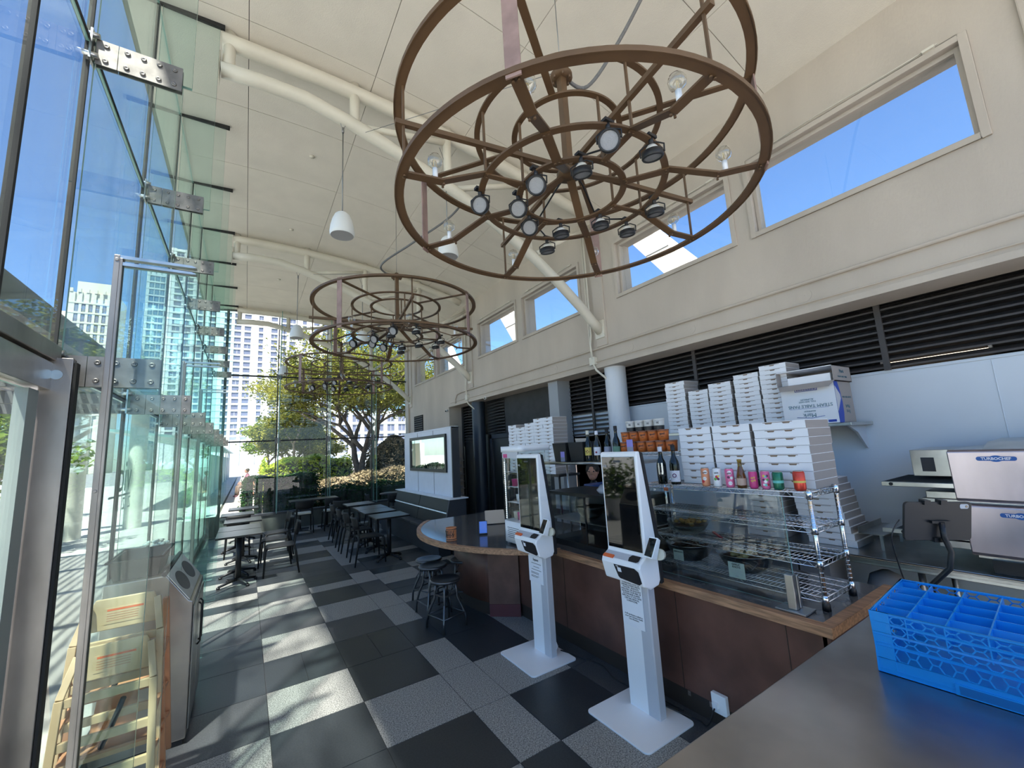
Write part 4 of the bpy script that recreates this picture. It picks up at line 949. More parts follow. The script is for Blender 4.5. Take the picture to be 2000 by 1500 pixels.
# ================================================================== chrome wire shelving on the counter
wr = thing('wire_shelving', 'chrome four-tier wire shelving standing on the stone counter behind the glass', 'shelf', (2.79, 1.17, CZ))
WXd, WYd = .37, 1.22
for (x, y) in ((0, 0), (WXd, 0), (0, WYd), (WXd, WYd)):
    m = MB(); m.cyl((x, y, .03), (x, y, .66), .0125, 12)
    for k in range(24): m.lathe([(.0125, 0), (.0133, .002), (.0125, .004)], 12, 0, (x, y, .05+k*.025))
    p = m.build('post', mCHROME, wr)
    m = MB(); m.lathe([(0, 0), (.022, 0), (.02, .035), (.014, .05), (0, .05)], 14, 0, (x, y, 0)); m.build('foot', mBLACK, p)
for z in (.065, .255, .445, .645):
    m = MB()
    for zz in (0, -.028):
        for a, b in (((0, 0), (WXd, 0)), ((WXd, 0), (WXd, WYd)), ((WXd, WYd), (0, WYd)), ((0, WYd), (0, 0))): m.cyl((a[0], a[1], z+zz), (b[0], b[1], z+zz), .0032, 6)
    for (x0, y0, x1, y1, n) in ((0, 0, 0, WYd, 20), (WXd, 0, WXd, WYd, 20), (0, 0, WXd, 0, 6), (0, WYd, WXd, WYd, 6)):
        m.tube([(x0+(x1-x0)*i/(2*n), y0+(y1-y0)*i/(2*n), z-(.028 if i % 2 else 0)) for i in range(2*n+1)], .002, 4)
    for i in range(1, 48): m.cyl((0, WYd*i/48, z+.002), (WXd, WYd*i/48, z+.002), .0016, 4)
    for x in (.09, .185, .28): m.cyl((x, 0, z-.002), (x, WYd, z-.002), .003, 5)
    sh = m.build('wire_shelf', mCHROME, wr)
    for (x, y) in ((0, 0), (WXd, 0), (0, WYd), (WXd, WYd)): m = MB(); m.lathe([(.0135, .012), (.017, .006), (.018, -.035), (.0135, -.036)], 14, 0, (x, y, z)); m.build('corner_collar', mCHROME, sh)
m = MB(); m.box(-.006, -.004, .97, 1.01, .60, .625); m.build('orange_tag', mORANGE, wr)
# glass guard with steel clamp post
gg = thing('glass_guard', 'clear glass sneeze guard standing along the counter in front of the wire shelving', 'glass guard', (2.68, 0, CZ))
m = MB(); pane(m, -.005, .005, 1.27, 2.42, .02, .63); m.build('pane', [mCASEG, mEDGE], gg)
m = MB(); m.box(-.075, .055, 1.20, 1.36, 0, .012); m.build('foot_plate', mSTEEL, gg, bevel=.003)
m = MB(); m.box(-.045, -.006, 1.255, 1.30, .012, .20); m.box(.006, .03, 1.255, 1.30, .012, .19); m.build('clamp_post', mSTEEL, gg, bevel=.004)
RZS = CZ+.649
# ------------------------------------------------ pizza boxes
def box_mesh(w, d, h, slots=1):
    """folded card box, front faces -X, origin at front-right(-Y) bottom corner"""
    m = MB(); b = .0015
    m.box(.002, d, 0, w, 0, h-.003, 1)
    m.box(0, .003, .0, w, b, h-.0075, 0)                # front flap
    m.box(.0005, .003, .0, w, h-.0075, h-.004, 2)       # open seam under the lid
    m.box(-.002, d, -.001, w+.001, h-.004, h-.001, 0)   # lid
    m.box(-.0025, .0, -.001, w*.22, h-.011, h-.001, 0); m.box(-.0025, .0, w*.78, w+.001, h-.011, h-.001, 0)
    for k in range(slots):
        c = w*(k+1)/(slots+1)
        m.prism([(c-.022, h-.004), (c+.022, h-.004), (c+.013, h-.016), (c-.013, h-.016)] if slots > 1 else [(c-.02, h-.004), (c+.02, h-.004), (c+.006, h-.010), (c, h-.017), (c-.006, h-.010)], -.001, .0035, 'x', 2) if False else m.add(
            [(-.0012, y, z) for y, z in ((c-.026, h-.005), (c+.026, h-.005), (c+.018, h-.016), (c-.018, h-.016))] + [(.001, y, z) for y, z in ((c-.026, h-.005), (c+.026, h-.005), (c+.018, h-.016), (c-.018, h-.016))],
            [(0, 1, 2, 3), (7, 6, 5, 4), (0, 4, 5, 1), (1, 5, 6, 2), (2, 6, 7, 3), (3, 7, 4, 0)], 2)
    m.box(.003, d-.002, -.0015, .002, h*.0+.002, h-.006, 1)
    return m
def box_stack(x, y0, w, d, h, n, z0, where, group, slots=1, jit=.004, name='pizza_box', fan=0):
    r = random.Random(int(x*1000+y0*777)); first = None
    for i in range(n):
        lab = 'white pizza box, %s in %s' % ('bottom one' if i == 0 else 'top one' if i == n-1 else ('second third fourth fifth sixth seventh eighth ninth tenth eleventh twelfth thirteenth fourteenth fifteenth'.split()[i-1])+' up', where)
        loc = (x+r.uniform(-jit, jit)-fan*i*.0, y0+r.uniform(-jit, jit)+fan*i, z0+i*h)
        if first is None:
            first = box_mesh(w, d, h, slots).build(name, [mPAPER, mPAPERSHADE, mCARDIN]); o = first
        else: o = first.copy(); COL.objects.link(o)
        o.location = loc; tag(o, lab, 'pizza box', group)
H5 = .0535
box_stack(2.935, 1.185, .325, .33, H5, 8, RZS+.001, 'the right stack on the wire shelving', 'pizza boxes on the wire shelving', 2)
box_stack(2.935, 1.535, .275, .30, H5, 8, RZS+.001, 'the middle stack on the wire shelving', 'pizza boxes on the wire shelving', 2)
box_stack(2.935, 1.825, .27, .30, H5, 8, RZS+.001, 'the left stack on the wire shelving', 'pizza boxes on the wire shelving', 2)
# wall shelf stacks
WSZ = 1.90
ws = thing('wall_shelf', 'steel wall shelf on brackets carrying pizza box stacks and cartons', 'shelf', (0, 0, WSZ))
m = MB(); m.box(4.30, KX, 1.40, 3.35, -.03, -.002); m.build('board', mSTEEL, ws, bevel=.003)
for y in (1.46, 3.1):
    m = MB(); m.prism([(4.42, -.03), (KX-.002, -.03), (KX-.002, -.24), (KX-.03, -.24), (4.6, -.09)], y, y+.02, 'y'); m.build('bracket', mLGREY, ws)
H4 = .0468
for (a, b, n, where) in ((3.215, 2.95, 13, 'the leftmost stack on the wall shelf'), (2.91, 2.665, 10, 'the second stack from the left on the wall shelf'), (2.655, 2.40, 11, 'the third stack from the left on the wall shelf'), (2.365, 2.11, 12, 'the fourth stack from the left on the wall shelf'), (2.095, 1.845, 13, 'the rightmost stack on the wall shelf beside the cartons')):
    box_stack(4.33, b, a-b-.004, .28, H4, n, WSZ, where, 'pizza boxes on the wall shelf')
# cartons
cb = thing('cardboard_carton', 'large white carton printed upside down with STEAM TABLE PANS on the wall shelf', 'carton', (4.28, 1.47, WSZ), 0)
m = MB(); m.box(0, .36, 0, .43, 0, .36, 0); m.box(.001, .359, -.001, 0, .0, .36, 1); m.build('body', [mPAPER, mPAPERSHADE], cb)
mBLUEP = mat('blue_print', (.03, .07, .40), .6); mTEALP = mat('teal_print', (.05, .16, .22), .6)
def ud(o): return frame(o, (0, 1, 0), (0, 0, -1))
text('STEAM TABLE PANS', .040, mTEALP, cb, ud((-.002, .205, .165)), 'printed_lettering', .0004)
text('FULL SIZE DEEP\nALUMINUM', .020, mTEALP, cb, ud((-.002, .22, .215)), 'printed_lettering', .0004)
text('ALUMINUM', .018, mTEALP, cb, ud((-.002, .21, .118)), 'printed_lettering', .0004)
text('Mark', .05, mTEALP, cb, ud((-.002, .215, .082)), 'printed_lettering', .0004)
text('FIRST', .028, mTEALP, cb, ud((-.002, .215, .035)), 'printed_lettering', .0004)
m = MB(); m.box(-.0015, 0, .13, .31, .30, .305); m.box(-.0015, 0, .13, .31, .335, .34); m.box(-.0015, 0, .13, .135, .30, .34); m.box(-.0015, 0, .305, .31, .30, .34)
for k in range(24): m.box(-.0015, 0, .142+k*.0065, .142+k*.0065+(.004 if k % 3 else .002), .308, .332)
m.box(-.0015, 0, .06, .37, .142, .144); m.tube([(-.001, .10, .068), (-.001, .2, .055), (-.001, .32, .068)], .002, 4, 0); m.box(-.0015, 0, .02, .08, .01, .03)
m.build('printed_label', mBLUEP, cb)
# blue swoosh on the side facing the camera
m = MB(); m.prism([(0, 0), (.09, .0), (.115, .08), (.12, .18), (.10, .28), (.07, .36), (0, .36)], -.003, -.0012, 'y', 0); m.prism([(.0, .10), (.09, .21), (.085, .245), (0, .32)], -.005, -.003, 'y', 1); m.build('blue_print', [mBLUEP, mLGREY], cb)
text('First\nMark', .045, mTEALP, cb, frame((.22, -.002, .12), (-1, 0, 0), (0, 0, -1)), 'printed_lettering', .0004)
text('STEAM TABLE PANS', .022, mTEALP, cb, frame((.23, -.002, .225), (-1, 0, 0), (0, 0, -1)), 'printed_lettering', .0004)
co = thing('open_carton', 'open shallow carton lying on its side on top of the large carton', 'carton', (4.25, 1.45, WSZ+.361), 0)
m = MB(); m.box(0, .38, 0, .006, 0, .14, 1); m.box(0, .38, .45, .456, 0, .14, 1); m.box(0, .38, 0, .456, .134, .14, 0); m.box(0, .38, 0, .456, 0, .006, 1); m.box(.374, .38, 0, .456, 0, .14, 1)
m.add([(-.0, .0, .006), (-.0, .45, .006), (-.05, .42, -.045), (-.05, .03, -.045), (-.0, .0, .0), (-.0, .45, .0), (-.053, .42, -.048), (-.053, .03, -.048)], [(0, 1, 2, 3), (7, 6, 5, 4), (0, 4, 5, 1), (1, 5, 6, 2), (2, 6, 7, 3), (3, 7, 4, 0)], 1)
m.build('body', [mPAPER, mPAPERSHADE], co)
m = MB(); m.box(.02, .3, .03, .37, .008, .075); m.build('foil_pans', mPAPER, co)
text('Mark', .045, mTEALP, co, frame((.18, -.0015, .09), (1, 0, 0), (0, 0, 1)), 'printed_lettering', .0004)
text('STEAM TABLE PANS', .022, mTEALP, co, frame((.18, -.0015, .04), (1, 0, 0), (0, 0, 1)), 'printed_lettering', .0004)
# lower right stacks on the kitchen counter
KZ = .90
kc = thing('steel_prep_counter', 'long stainless steel prep counter along the white kitchen wall', 'counter', (0, 0, 0))
m = MB(); m.box(3.92, KX-.002, -2.2, 3.4, KZ-.02, KZ-.001); m.box(3.92, 3.94, -2.2, 3.4, KZ-.06, KZ-.02); m.box(KX-.02, KX-.002, -2.2, 3.4, KZ, KZ+.10); m.build('worktop', mSTEEL, kc, bevel=.003)
for y in (-2.1, -.5, 1.05, 3.3):
    for x in (3.98, 4.7): m = MB(); m.cyl((x, y, 0), (x, y, KZ-.06), .02, 12); m.build('leg', mSTEEL, kc)
m = MB(); m.box(3.98, 4.74, -2.15, 3.35, .28, .30); m.build('undershelf', mSTEEL, kc)
r_ = [(4.16-.013*0, 1.44)]
box_stack(4.12, 1.44, .34, .34, H5, 10, KZ, 'the tall stack on the prep counter', 'pizza boxes on the prep counter', 1, .006, fan=.012)
box_stack(4.20, 1.62, .24, .24, .045, 3, KZ+10*H5, 'the small stack topping the tall one', 'small pizza boxes on the prep counter', 1, .006)
box_stack(4.10, 1.82+.14, .32, .32, H5, 9, KZ, 'the shorter stack on the prep counter', 'pizza boxes on the prep counter', 1, .006)
for i, (y, w) in enumerate(((1.62, .22), (1.86, .22), (2.10, .22))):
    t = thing('drink_carton', ['white carton with red print under the prep counter, nearest the shelving post', 'white carton with red print under the prep counter, middle one', 'white carton with red print under the prep counter, furthest left'][i], 'carton', (4.02, y, .301), 0, 'cartons under the prep counter')
    m = MB(); m.box(0, .35, 0, w, 0, .46); m.build('body', mPAPERSHADE, t); m = MB(); m.prism([(.03, .30), (.10, .32), (.19, .30), (.19, .24), (.10, .22), (.03, .24)], -.002, 0, 'x'); m.build('red_print', mat('red_print', (.4, .03, .06), .6), t)
t = thing('blue_printed_sack', 'blue and white printed sack slumped under the prep counter', 'sack', (4.0, 1.22, .301)); m = MB(); m.lathe([(0, 0), (.14, .01), (.15, .15), (.13, .32), (.10, .42), (.03, .46), (0, .46)], 18, 0, (.15, .08, 0)); m.build('bag', mPAPERSHADE, t); m = MB(); m.lathe([(.153, .12), (.142, .26)], 18, 0, (.15, .08, 0), None, PI*.7, PI*1.3); m.build('blue_print', mBLUEP, t)
# ================================================================== foreground steel table, rack, tablet
TZ = .95
st = thing('steel_work_table', 'large stainless steel work table in the foreground under the blue rack', 'table', (0, 0, 0))
m = MB(); m.box(.45, 3.05, -1.3, .90, TZ-.025, TZ-.002); m.build('worktop', mat('scratched_steel_top', (.46, .43, .40), .30, metal=1, noise=.25, nscale=2.2, bump=.18, bscale=4), st, bevel=.004)
m = MB()
for a, b, c_, d_ in ((.45, 3.05, .885, .90), (.45, 3.05, -1.3, -1.285), (.45, .465, -1.3, .90), (3.035, 3.05, -1.3, .90)): m.box(a, b, c_, d_, TZ-.06, TZ-.025)
m.build('apron', mSTEEL, st)
for x in (.55, 2.9):
    for y in (-1.2, .78): m = MB(); m.cyl((x, y, 0), (x, y, TZ-.03), .022, 14); m.build('leg', mSTEEL, st)
rk = thing('glass_rack', 'bright blue plastic glass-washing rack with honeycomb sides on the steel table', 'rack', (2.02, .705, TZ), math.radians(4))
S = .50; HH = .212; t_ = .006
m = MB()
for (a, b, c_, d_) in ((0, S, -t_, 0), (0, S, -S, -S+t_), (0, t_, -S, 0), (S-t_, S, -S, 0)):
    m.box(a, b, c_, d_, .0, .05)
    for z0, z1 in ((.093, .104), (.131, .140), (.168, .177), (.203, .212)): m.box(a, b, c_, d_, z0, z1)
m.build('rim', mBLUE, rk, bevel=.0015)
for (x, y) in ((0, 0), (S, 0), (0, -S), (S, -S)):
    sx = 1 if x == 0 else -1; sy = -1 if y == 0 else 1
    m = MB(); m.box(min(x, x+sx*.055), max(x, x+sx*.055), min(y, y+sy*t_), max(y, y+sy*t_), 0, HH); m.box(min(x, x+sx*t_), max(x, x+sx*t_), min(y, y+sy*.055), max(y, y+sy*.055), 0, HH); m.build('corner', mBLUE, rk, bevel=.002)
def hexside(P0, du, L, rows):
    mm = MB(); du = Vector(du); a = .030
    for (z0, z1) in rows:
        h = (z1-z0)/2; k = 0; u = .055
        while u < L-.055-.01:
            def Q(uu, z): 
                return Vector(P0)+du*min(max(uu, .05), L-.05)+Vector((0, 0, z))
            mid = (z0+z1)/2; w_ = a
            pts = [Q(u, mid), Q(u+w_*.35, z1), Q(u+w_*1.0, z1), Q(u+w_*1.35, mid), Q(u+w_, z0), Q(u+w_*.35, z0)]
            for i in range(6): mm.bar(pts[i], pts[(i+1) % 6], .0032, .004)
            mm.bar(Q(u+w_*1.35, mid), Q(u+w_*1.9, mid), .0032, .004)
            u += w_*1.9
    return mm
rows = [(.05, .093), (.104, .131), (.140, .168), (.177, .203)]
for P0, du in (((.003, 0, 0), (0, -1, 0)), ((0, -.003, 0), (1, 0, 0)), ((S-.003, 0, 0), (0, -1, 0)), ((0, -S+.003, 0), (1, 0, 0))): hexside(P0, du, S, rows).build('honeycomb_side', mBLUE, rk)
m = MB()
for i in range(1, 5): m.box(i*.1-.002, i*.1+.002, -S, 0, .125, .205)
for i in range(1, 5): m.box(0, S, -i*.1-.002, -i*.1+.002, .125, .205)
m.box(0, S, -S, 0, .012, .016); m.build('divider_grid', mBLUE, rk)
m = MB(); m.box(-.004, 0, -.36, -.20, .0, .034); m.box(-.0045, -.003, -.35, -.21, .004, .03, 1); m.build('handle_recess', [mBLUE, mat('rack_shadow_blue', (.006, .16, .45), .4)], rk)
# tablet on stand
tb = thing('tablet_on_stand', 'black-cased tablet seen from behind on a bent stand beyond the blue rack', 'tablet', (2.83, .70, TZ))
TLc, TRc, BRc, BLc = Vector((2.667, .748, 1.476)), Vector((2.95, .568, 1.458)), Vector((3.0, .56, 1.283)), Vector((2.725, .741, 1.308))
cc = (TLc+TRc+BRc+BLc)/4 - Vector((2.83, .70, TZ)); ux = (TRc-TLc).normalized(); uy = (TLc-BLc); uy = (uy-ux*uy.dot(ux)).normalized()
M_ = frame(cc, ux, uy)
m = MB(); m.prism(rrect(.325, .185, .018, 5), -.006, .006, 'z', 0, M_); m.build('tablet_case', mBLACK, tb, bevel=.002)
m = MB(); m.prism(rrect(.042, .022, .008), .006, .0075, 'z', 0, M_ @ T(.125, .072, 0)); m.prism(rrect(.012, .012, .005), .0075, .009, 'z', 1, M_ @ T(.135, .072, 0)); m.build('camera_bump', [mLGREY, mSCREEN], tb)
m = MB(); m.cbox((0, 0, .014), (.09, .012, .016), 0, M_); m.cbox((-.06, .092, .0), (.03, .022, .03), 0, M_); m.cbox((.02, .092, .0), (.03, .022, .03), 0, M_); m.cbox((0, -.088, .0), (.05, .022, .03), 0, M_); m.build('clamp', mBLACKM, tb)
back = M_ @ Vector((0, 0, .02))
m = MB(); m.tube([back, back+Vector((0, 0, -.07)), back+Vector((.02, -.01, -.14)), back+Vector((-.01, .0, -.21)), Vector((0.01, .02, .12)), Vector((.01, .02, .03))], .012, 12); m.build('stand_arm', mBLACKM, tb)
m = MB(); m.box(-.03, .03, -.03, .05, 0, .03); m.build('stand_base', mBLACKM, tb, bevel=.004)
cable('thin black charging cable curving down from the tablet', [(2.66, .745, 1.40), (2.61, .77, 1.33), (2.66, .78, 1.20), (2.74, .78, 1.05), (2.8, .76, .965)], .003, 'charging_cable')

# ================================================================== conveyor ovens
mOVEN = mat('oven_steel_door', (.62, .54, .58), .30, metal=.9, noise=.12, nscale=3, bump=.04, bscale=30, stretch=(1, 1.5, .5))  # pinkish reflection mixed into the colour of the door steel
mBADGE = mat('badge_blue', (.02, .12, .42), .4)
for i, (z0, z1, yo) in enumerate(((1.335, 1.655, 0), (1.0, 1.31, -.02))):
    t = thing('conveyor_oven', ['stainless conveyor pizza oven, the upper of the two, with pinkish reflections', 'stainless conveyor pizza oven, the lower of the two, behind the tablet'][i], 'oven', (3.95, .80+yo, 0), 0, 'stacked conveyor ovens')
    m = MB(); m.prism([(0, z1), (.03, z1+.012), (.06, z1+.012), (.06, z0), (.02, z0), (.012, z0+.02)], -1.35, .0, 'y'); m.build('door', mOVEN, t, bevel=.006)
    m = MB(); m.box(.06, .78, -1.35, -.02, z0-.02, z1+.01); m.prism([(.1, z1+.01), (.78, z1+.01), (.78, z1+.06), (.3, z1+.05)], -1.35, -.15, 'y') if i == 0 else None; m.build('body', mSTEEL, t)
    m = MB(); m.box(.25, .76, -.02, .245, z0+.135, z1+.005); m.box(.25, .76, -.02, .20, z0-.02, z0+.03); m.build('end_housing', mSTEEL, t, bevel=.004)
    m = MB(); m.box(.245, .25, .12, .19, z0+.17, z1-.05); m.build('control_plate', mNAVY, t)
    m = MB(); m.box(.05, .66, -.02, .385 if i == 0 else .45, z0+.075, z0+.108); m.build('tray', mSTEEL, t, bevel=.003)
    m = MB()
    for k in range(16): m.box(.08+.035*k, .085+.035*k, -.02, .37, z0+.108, z0+.112)
    m.build('wire_belt', mBLACKM, t); 
    m = MB(); m.cyl((.048, .33, z0+.092), (.044, .33, z0+.092), .012, 12); m.build('roller_knob', mBLACK, t)
    m = MB(); m.prism(rrect(.17, .026, .012), -.004, -.0005, 'x', 0, T(0, -.215-.03*i, z1-.045)); m.prism([(.03*math.cos(a), .02*math.sin(a)) for a in [2*PI*k/16 for k in range(16)]], -.006, -.001, 'x', 0, T(0, -.215-.03*i, z1-.045)); b_ = m.build('badge', mBADGE, t)
    text('TURBOCHEF', .022, mPAPER, b_, frame((-.0065, -.215-.03*i, z1-.045), (0, -1, 0), (0, 0, 1)), 'badge_lettering', .0004, bold=.0006)
m = MB(); m.box(3.98, 4.7, -.5, .7, KZ, .98); tag(m.build('oven_stand', mBLACKM), 'dark low stand under the stacked conveyor ovens', 'stand')
t = thing('steel_tray', 'bare steel landing tray leaning past the end of the lower oven', 'tray', (4.12, 1.26, 1.02)); m = MB(); m.box(0, .5, 0, .16, 0, .006); m.box(0, .5, .155, .16, 0, .05); m.build('pan', mSTEEL, t); m = MB(); 
for x in (.04, .46): m.box(x-.01, x+.01, .02, .04, -.119, 0); 
m.build('foot', mSTEEL, t)

# ================================================================== glass case, shelf, bottles, cups
dc = thing('display_case', 'dark glass food display case on the counter between the two kiosks', 'display case', (2.74, 2.50, CZ))
m = MB(); m.box(0, .52, 0, 1.14, 0, .05); m.box(0, .52, 0, 1.14, .49, .52); 
for x in (0, .505): 
    for y in (0, .565, 1.125): m.box(x, x+.015, y, y+.015, .05, .49)
m.build('frame', mBLACKM, dc)
m = MB(); pane(m, .003, .008, .015, .565, .05, .49); pane(m, .003, .008, .58, 1.125, .05, .49); m.build('front_glass', [mCASEG, mEDGE], dc)
m = MB(); m.box(.02, .5, .015, 1.125, .24, .25); m.build('shelf_plate', mSTEEL, dc); m = MB(); m.box(.51, .52, .0, 1.14, .05, .49); m.build('back_panel', mNAVY, dc)
def bowl(name, lab, cat, x, y, z, r, h, mt, food=None, grp=None, lumps=30):
    t = thing(name, lab, cat, (x, y, z), 0, grp)
    m = MB(); m.lathe([(0, 0), (r*.45, 0), (r*.75, h*.3), (r*.94, h*.75), (r, h), (r*1.03, h), (r*1.03, h+.004), (r*.985, h+.003), (r*.92, h*.75), (r*.73, h*.33), (r*.43, .006), (0, .006)], 32); m.build('bowl', mt, t)
    if food:
        rr = random.Random(int(x*100)); m = MB()
        m.lathe([(0, h*.8), (r*.86, h*.72)], 24, 1)
        for k in range(lumps):
            a = rr.uniform(0, 2*PI); q = rr.uniform(0, .78)*r; s = rr.uniform(.016, .028)
            m.ball((q*math.cos(a), q*math.sin(a), h*.82+rr.uniform(0, .02)), (s, s*.8, s*.6), 0, 8)
        tag(m.build('food', [food, mat(name+'_sauce', (.10, .04, .015), .5)], t), kind=None)
    return t
mKNOT = mat('baked_dough', (.50, .28, .08), .6, noise=.5, nscale=20); mDKFOOD = mat('dark_baked', (.16, .07, .035), .6, noise=.5, nscale=20); mYEL = mat('pale_dough', (.62, .48, .20), .6, noise=.3, nscale=20)
mSTBOWL = mat('steel_bowl', (.42, .42, .41), .2, metal=1)
bowl('mixing_bowl', 'steel bowl standing in the dark glass display case', 'bowl', 2.98, 3.25, CZ+.25, .15, .11, mSTBOWL)
bowl('mixing_bowl', 'clear ribbed bowl of golden garlic dough on the second tier of the wire shelving', 'bowl', 2.96, 2.12, CZ+.259, .155, .10, glassmat('bowl_plastic', (.8, .82, .8), 1.6), mKNOT)
bowl('mixing_bowl', 'steel bowl of dark knots on the bottom tier, left one', 'bowl', 2.96, 2.13, CZ+.069, .175, .12, mSTBOWL, mDKFOOD)
bowl('mixing_bowl', 'wide steel bowl of pale knots on the bottom tier, right one', 'bowl', 2.97, 1.70, CZ+.069, .18, .12, mSTBOWL, mYEL, lumps=16)
t = thing('serving_tongs', 'steel tongs with a red handle leaning out of the wide steel bowl', 'tongs', (2.98, 1.78, CZ+.17)); m = MB(); m.bar((-.0, -.08, .03), (.02, .10, .09), .012, .003); m.bar((.02, -.08, .03), (.04, .10, .085), .012, .003); m.build('arms', mSTEEL, t); m = MB(); m.bar((.0, .08, .083), (.03, .17, .115), .016, .01); m.build('handle', mat('red_grip', (.45, .02, .04), .4), t)
mCARD = mat('pale_green_card', (.66, .74, .66), .6)
for (y, z, s, l1, lab) in ((2.10, .975, .085, 'HERB KNOTS', 'small pale green price card on the left steel bowl'), (1.66, .955, .11, 'GARLIC\nKNOTS', 'larger pale green price card on the right steel bowl')):
    t = thing('price_card', lab, 'sign', (2.773, y, z), 0, 'price cards on the bowls')
    m = MB(); m.box(-.0015, 0, -s/2, s/2, -s*.45, s*.45); c_ = m.build('card', mCARD, t); m = MB(); m.box(-.0012, .002, -.003, .003, s*.45, s*.45+.02); m.build('clip', mBLACK, t)
    text(l1, s*.15, mINK, c_, frame((-.002, 0, s*.26), (0, -1, 0), (0, 0, 1)), 'card_lettering', .0003, bold=.0004)
    m = MB()
    for k in range(4): m.box(-.0022, -.0015, -s*.4, s*.4*(1 if k < 3 else .4), .0-k*s*.07-.002, .0-k*s*.07)
    m.box(-.0022, -.0015, -.01, .012, -s*.35, -s*.29); m.build('card_lines', mLGREY, c_)
# stainless shelf above the case
ss = thing('stainless_shelf', 'stainless shelf above the display case carrying bottles and black bins', 'shelf', (2.84, 2.55, 1.655))
m = MB(); m.box(0, .46, 0, 1.42, -.025, 0); m.cyl((.0, 0, -.013), (.0, 1.42, -.013), .0145, 12); m.build('board', mSTEEL, ss)
for y in (.03, 1.39):
    for x in (.445,): m = MB(); m.cyl((x, y, 0-.815+.0), (x, y, -.025), .012, 10) if y < 1 else m.cyl((x, y, -.815), (x, y, -.025), .012, 10); m.build('post', mSTEEL, ss)
for i, (y, w) in enumerate(((3.60, .23), (3.33, .23))):
    t = thing('black_bin', ['open black bin on the stainless shelf, the left one', 'open black bin with papers on the stainless shelf, the right one'][i], 'bin', (3.02, y, 1.656), 0, 'black bins on the stainless shelf')
    m = MB(); a, b = w/2*.86, w/2; 
    vs = [(-a, -a, 0), (a, -a, 0), (a, a, 0), (-a, a, 0), (-b, -b, .2), (b, -b, .2), (b, b, .2), (-b, b, .2), (-a+.005, -a+.005, .01), (a-.005, -a+.005, .01), (a-.005, a-.005, .01), (-a+.005, a-.005, .01), (-b+.006, -b+.006, .2), (b-.006, -b+.006, .2), (b-.006, b-.006, .2), (-b+.006, b-.006, .2)]
    m.add(vs, [(0, 3, 2, 1), (0, 1, 5, 4), (1, 2, 6, 5), (2, 3, 7, 6), (3, 0, 4, 7), (8, 9, 10, 11), (9, 8, 12, 13), (10, 9, 13, 14), (11, 10, 14, 15), (8, 11, 15, 12), (4, 5, 13, 12), (5, 6, 14, 13), (6, 7, 15, 14), (7, 4, 12, 15)]); m.build('tub', mBLACK, t)
    if i: m = MB(); m.prism([(-.09, .15), (.08, .15), (.1, .24), (-.08, .235)], -.02, -.012, 'x'); m.build('papers', mat('kraft_paper', (.6, .5, .42), .8), t)
def bottle(lab, x, y, z, glass, label_c, h=.30, r=.037, cap=None, art=None, grp='wine bottles', lz=(.06, .14)):
    t = thing('wine_bottle', lab, 'bottle', (x, y, z), 0, grp)
    s = h/.30
    m = MB(); m.lathe([(0, 0), (r*.95, 0), (r, .006), (r, .15*s), (r*.9, .175*s), (r*.45, .215*s), (.0145, .24*s), (.0135, .285*s), (.016, .287*s), (.016, .3*s), (0, .3*s)], 28); m.build('glass', glass, t)
    m = MB(); m.lathe([(r+.0006, lz[0]), (r+.0006, lz[1])], 20, 0, (0, 0, 0), None, PI*.72, PI*1.55)
    lb = m.build('label', label_c, t)
    m = MB(); m.lathe([(.0172, .262*s), (.0172, .302*s), (0, .303*s)], 16); m.build('cap', cap or mBLACK, t)
    if art: 
        m = MB()
        for (a, z_, s_) in art: 
            ang = a; m.ball(((r+.001)*math.cos(ang), (r+.001)*math.sin(ang), z_), (.003, .003, s_) if False else s_, 0, 8)
        m.build('label_print', mat('label_red', (.25, .03, .06), .6), lb)
    return t
mYL = mat('yellow_label', (.65, .52, .12), .6); mWL = mat('white_label', (.72, .72, .78), .6); mGL = mat('green_label', (.25, .40, .15), .6); mBLb = mat('grey_blue_label', (.28, .30, .40), .6); mGRL = mat('sage_label', (.10, .22, .16), .6); mLWINE = glassmat('amber_wine_glass', (.55, .42, .12), 1.5)
aF = PI*1.14
bottle('wine bottle with a yellow label on the stainless shelf, first from the left', 2.96, 3.19, 1.656, mDKGLASS, mYL, .31, cap=mCREAM, art=[(aF-.3, .10, .006), (aF+.1, .11, .006), (aF+.4, .095, .006), (aF, .085, .005)])
bottle('clear golden wine bottle with a white and green label on the stainless shelf', 2.96, 3.06, 1.656, mLWINE, mWL, .30, cap=mWL, art=[(aF, .09, .010)])
bottle('wine bottle with a grey-blue label on the stainless shelf, third from the left', 3.00, 2.955, 1.656, mDKGLASS, mBLb, .31)
bottle('wine bottle with a small sage label on the stainless shelf, rightmost of four', 2.96, 2.80, 1.656, mDKGLASS, mGRL, .33)
b1 = bottle('dark wine bottle with a silver V design on the top tier of the wire shelving', 2.83, 2.215, RZS, mDKGLASS, mBLACK, .29, cap=mWL)
m = MB(); m.lathe([(.0385, .08), (.0385, .165)], 4, 0, (0, 0, 0), None, PI*.98, PI*1.08); m.lathe([(.0385, .085), (.0385, .165)], 3, 0, (0, 0, 0), None, PI*1.2, PI*1.3); m.lathe([(.0388, .075), (.0388, .09)], 6, 0, (0, 0, 0), None, PI*1.0, PI*1.28); m.build('silver_print', mSTEEL, b1)
b2 = bottle('dark wine bottle with a white plum-ringed label on the wire shelving', 2.84, 2.10, RZS, mDKGLASS, mWL, .30, lz=(.02, .105))
m = MB(); M_ = frame((.0385*math.cos(aF), .0385*math.sin(aF), .068), (-math.sin(aF), math.cos(aF), 0), (0, 0, 1)); m.tube([M_ @ Vector((.013*math.cos(a), .013*math.sin(a), 0)) for a in [2*PI*k/14 for k in range(14)]], .003, 5, 0, True); m.build('ring_print', mat('plum', (.15, .03, .12), .6), b2)
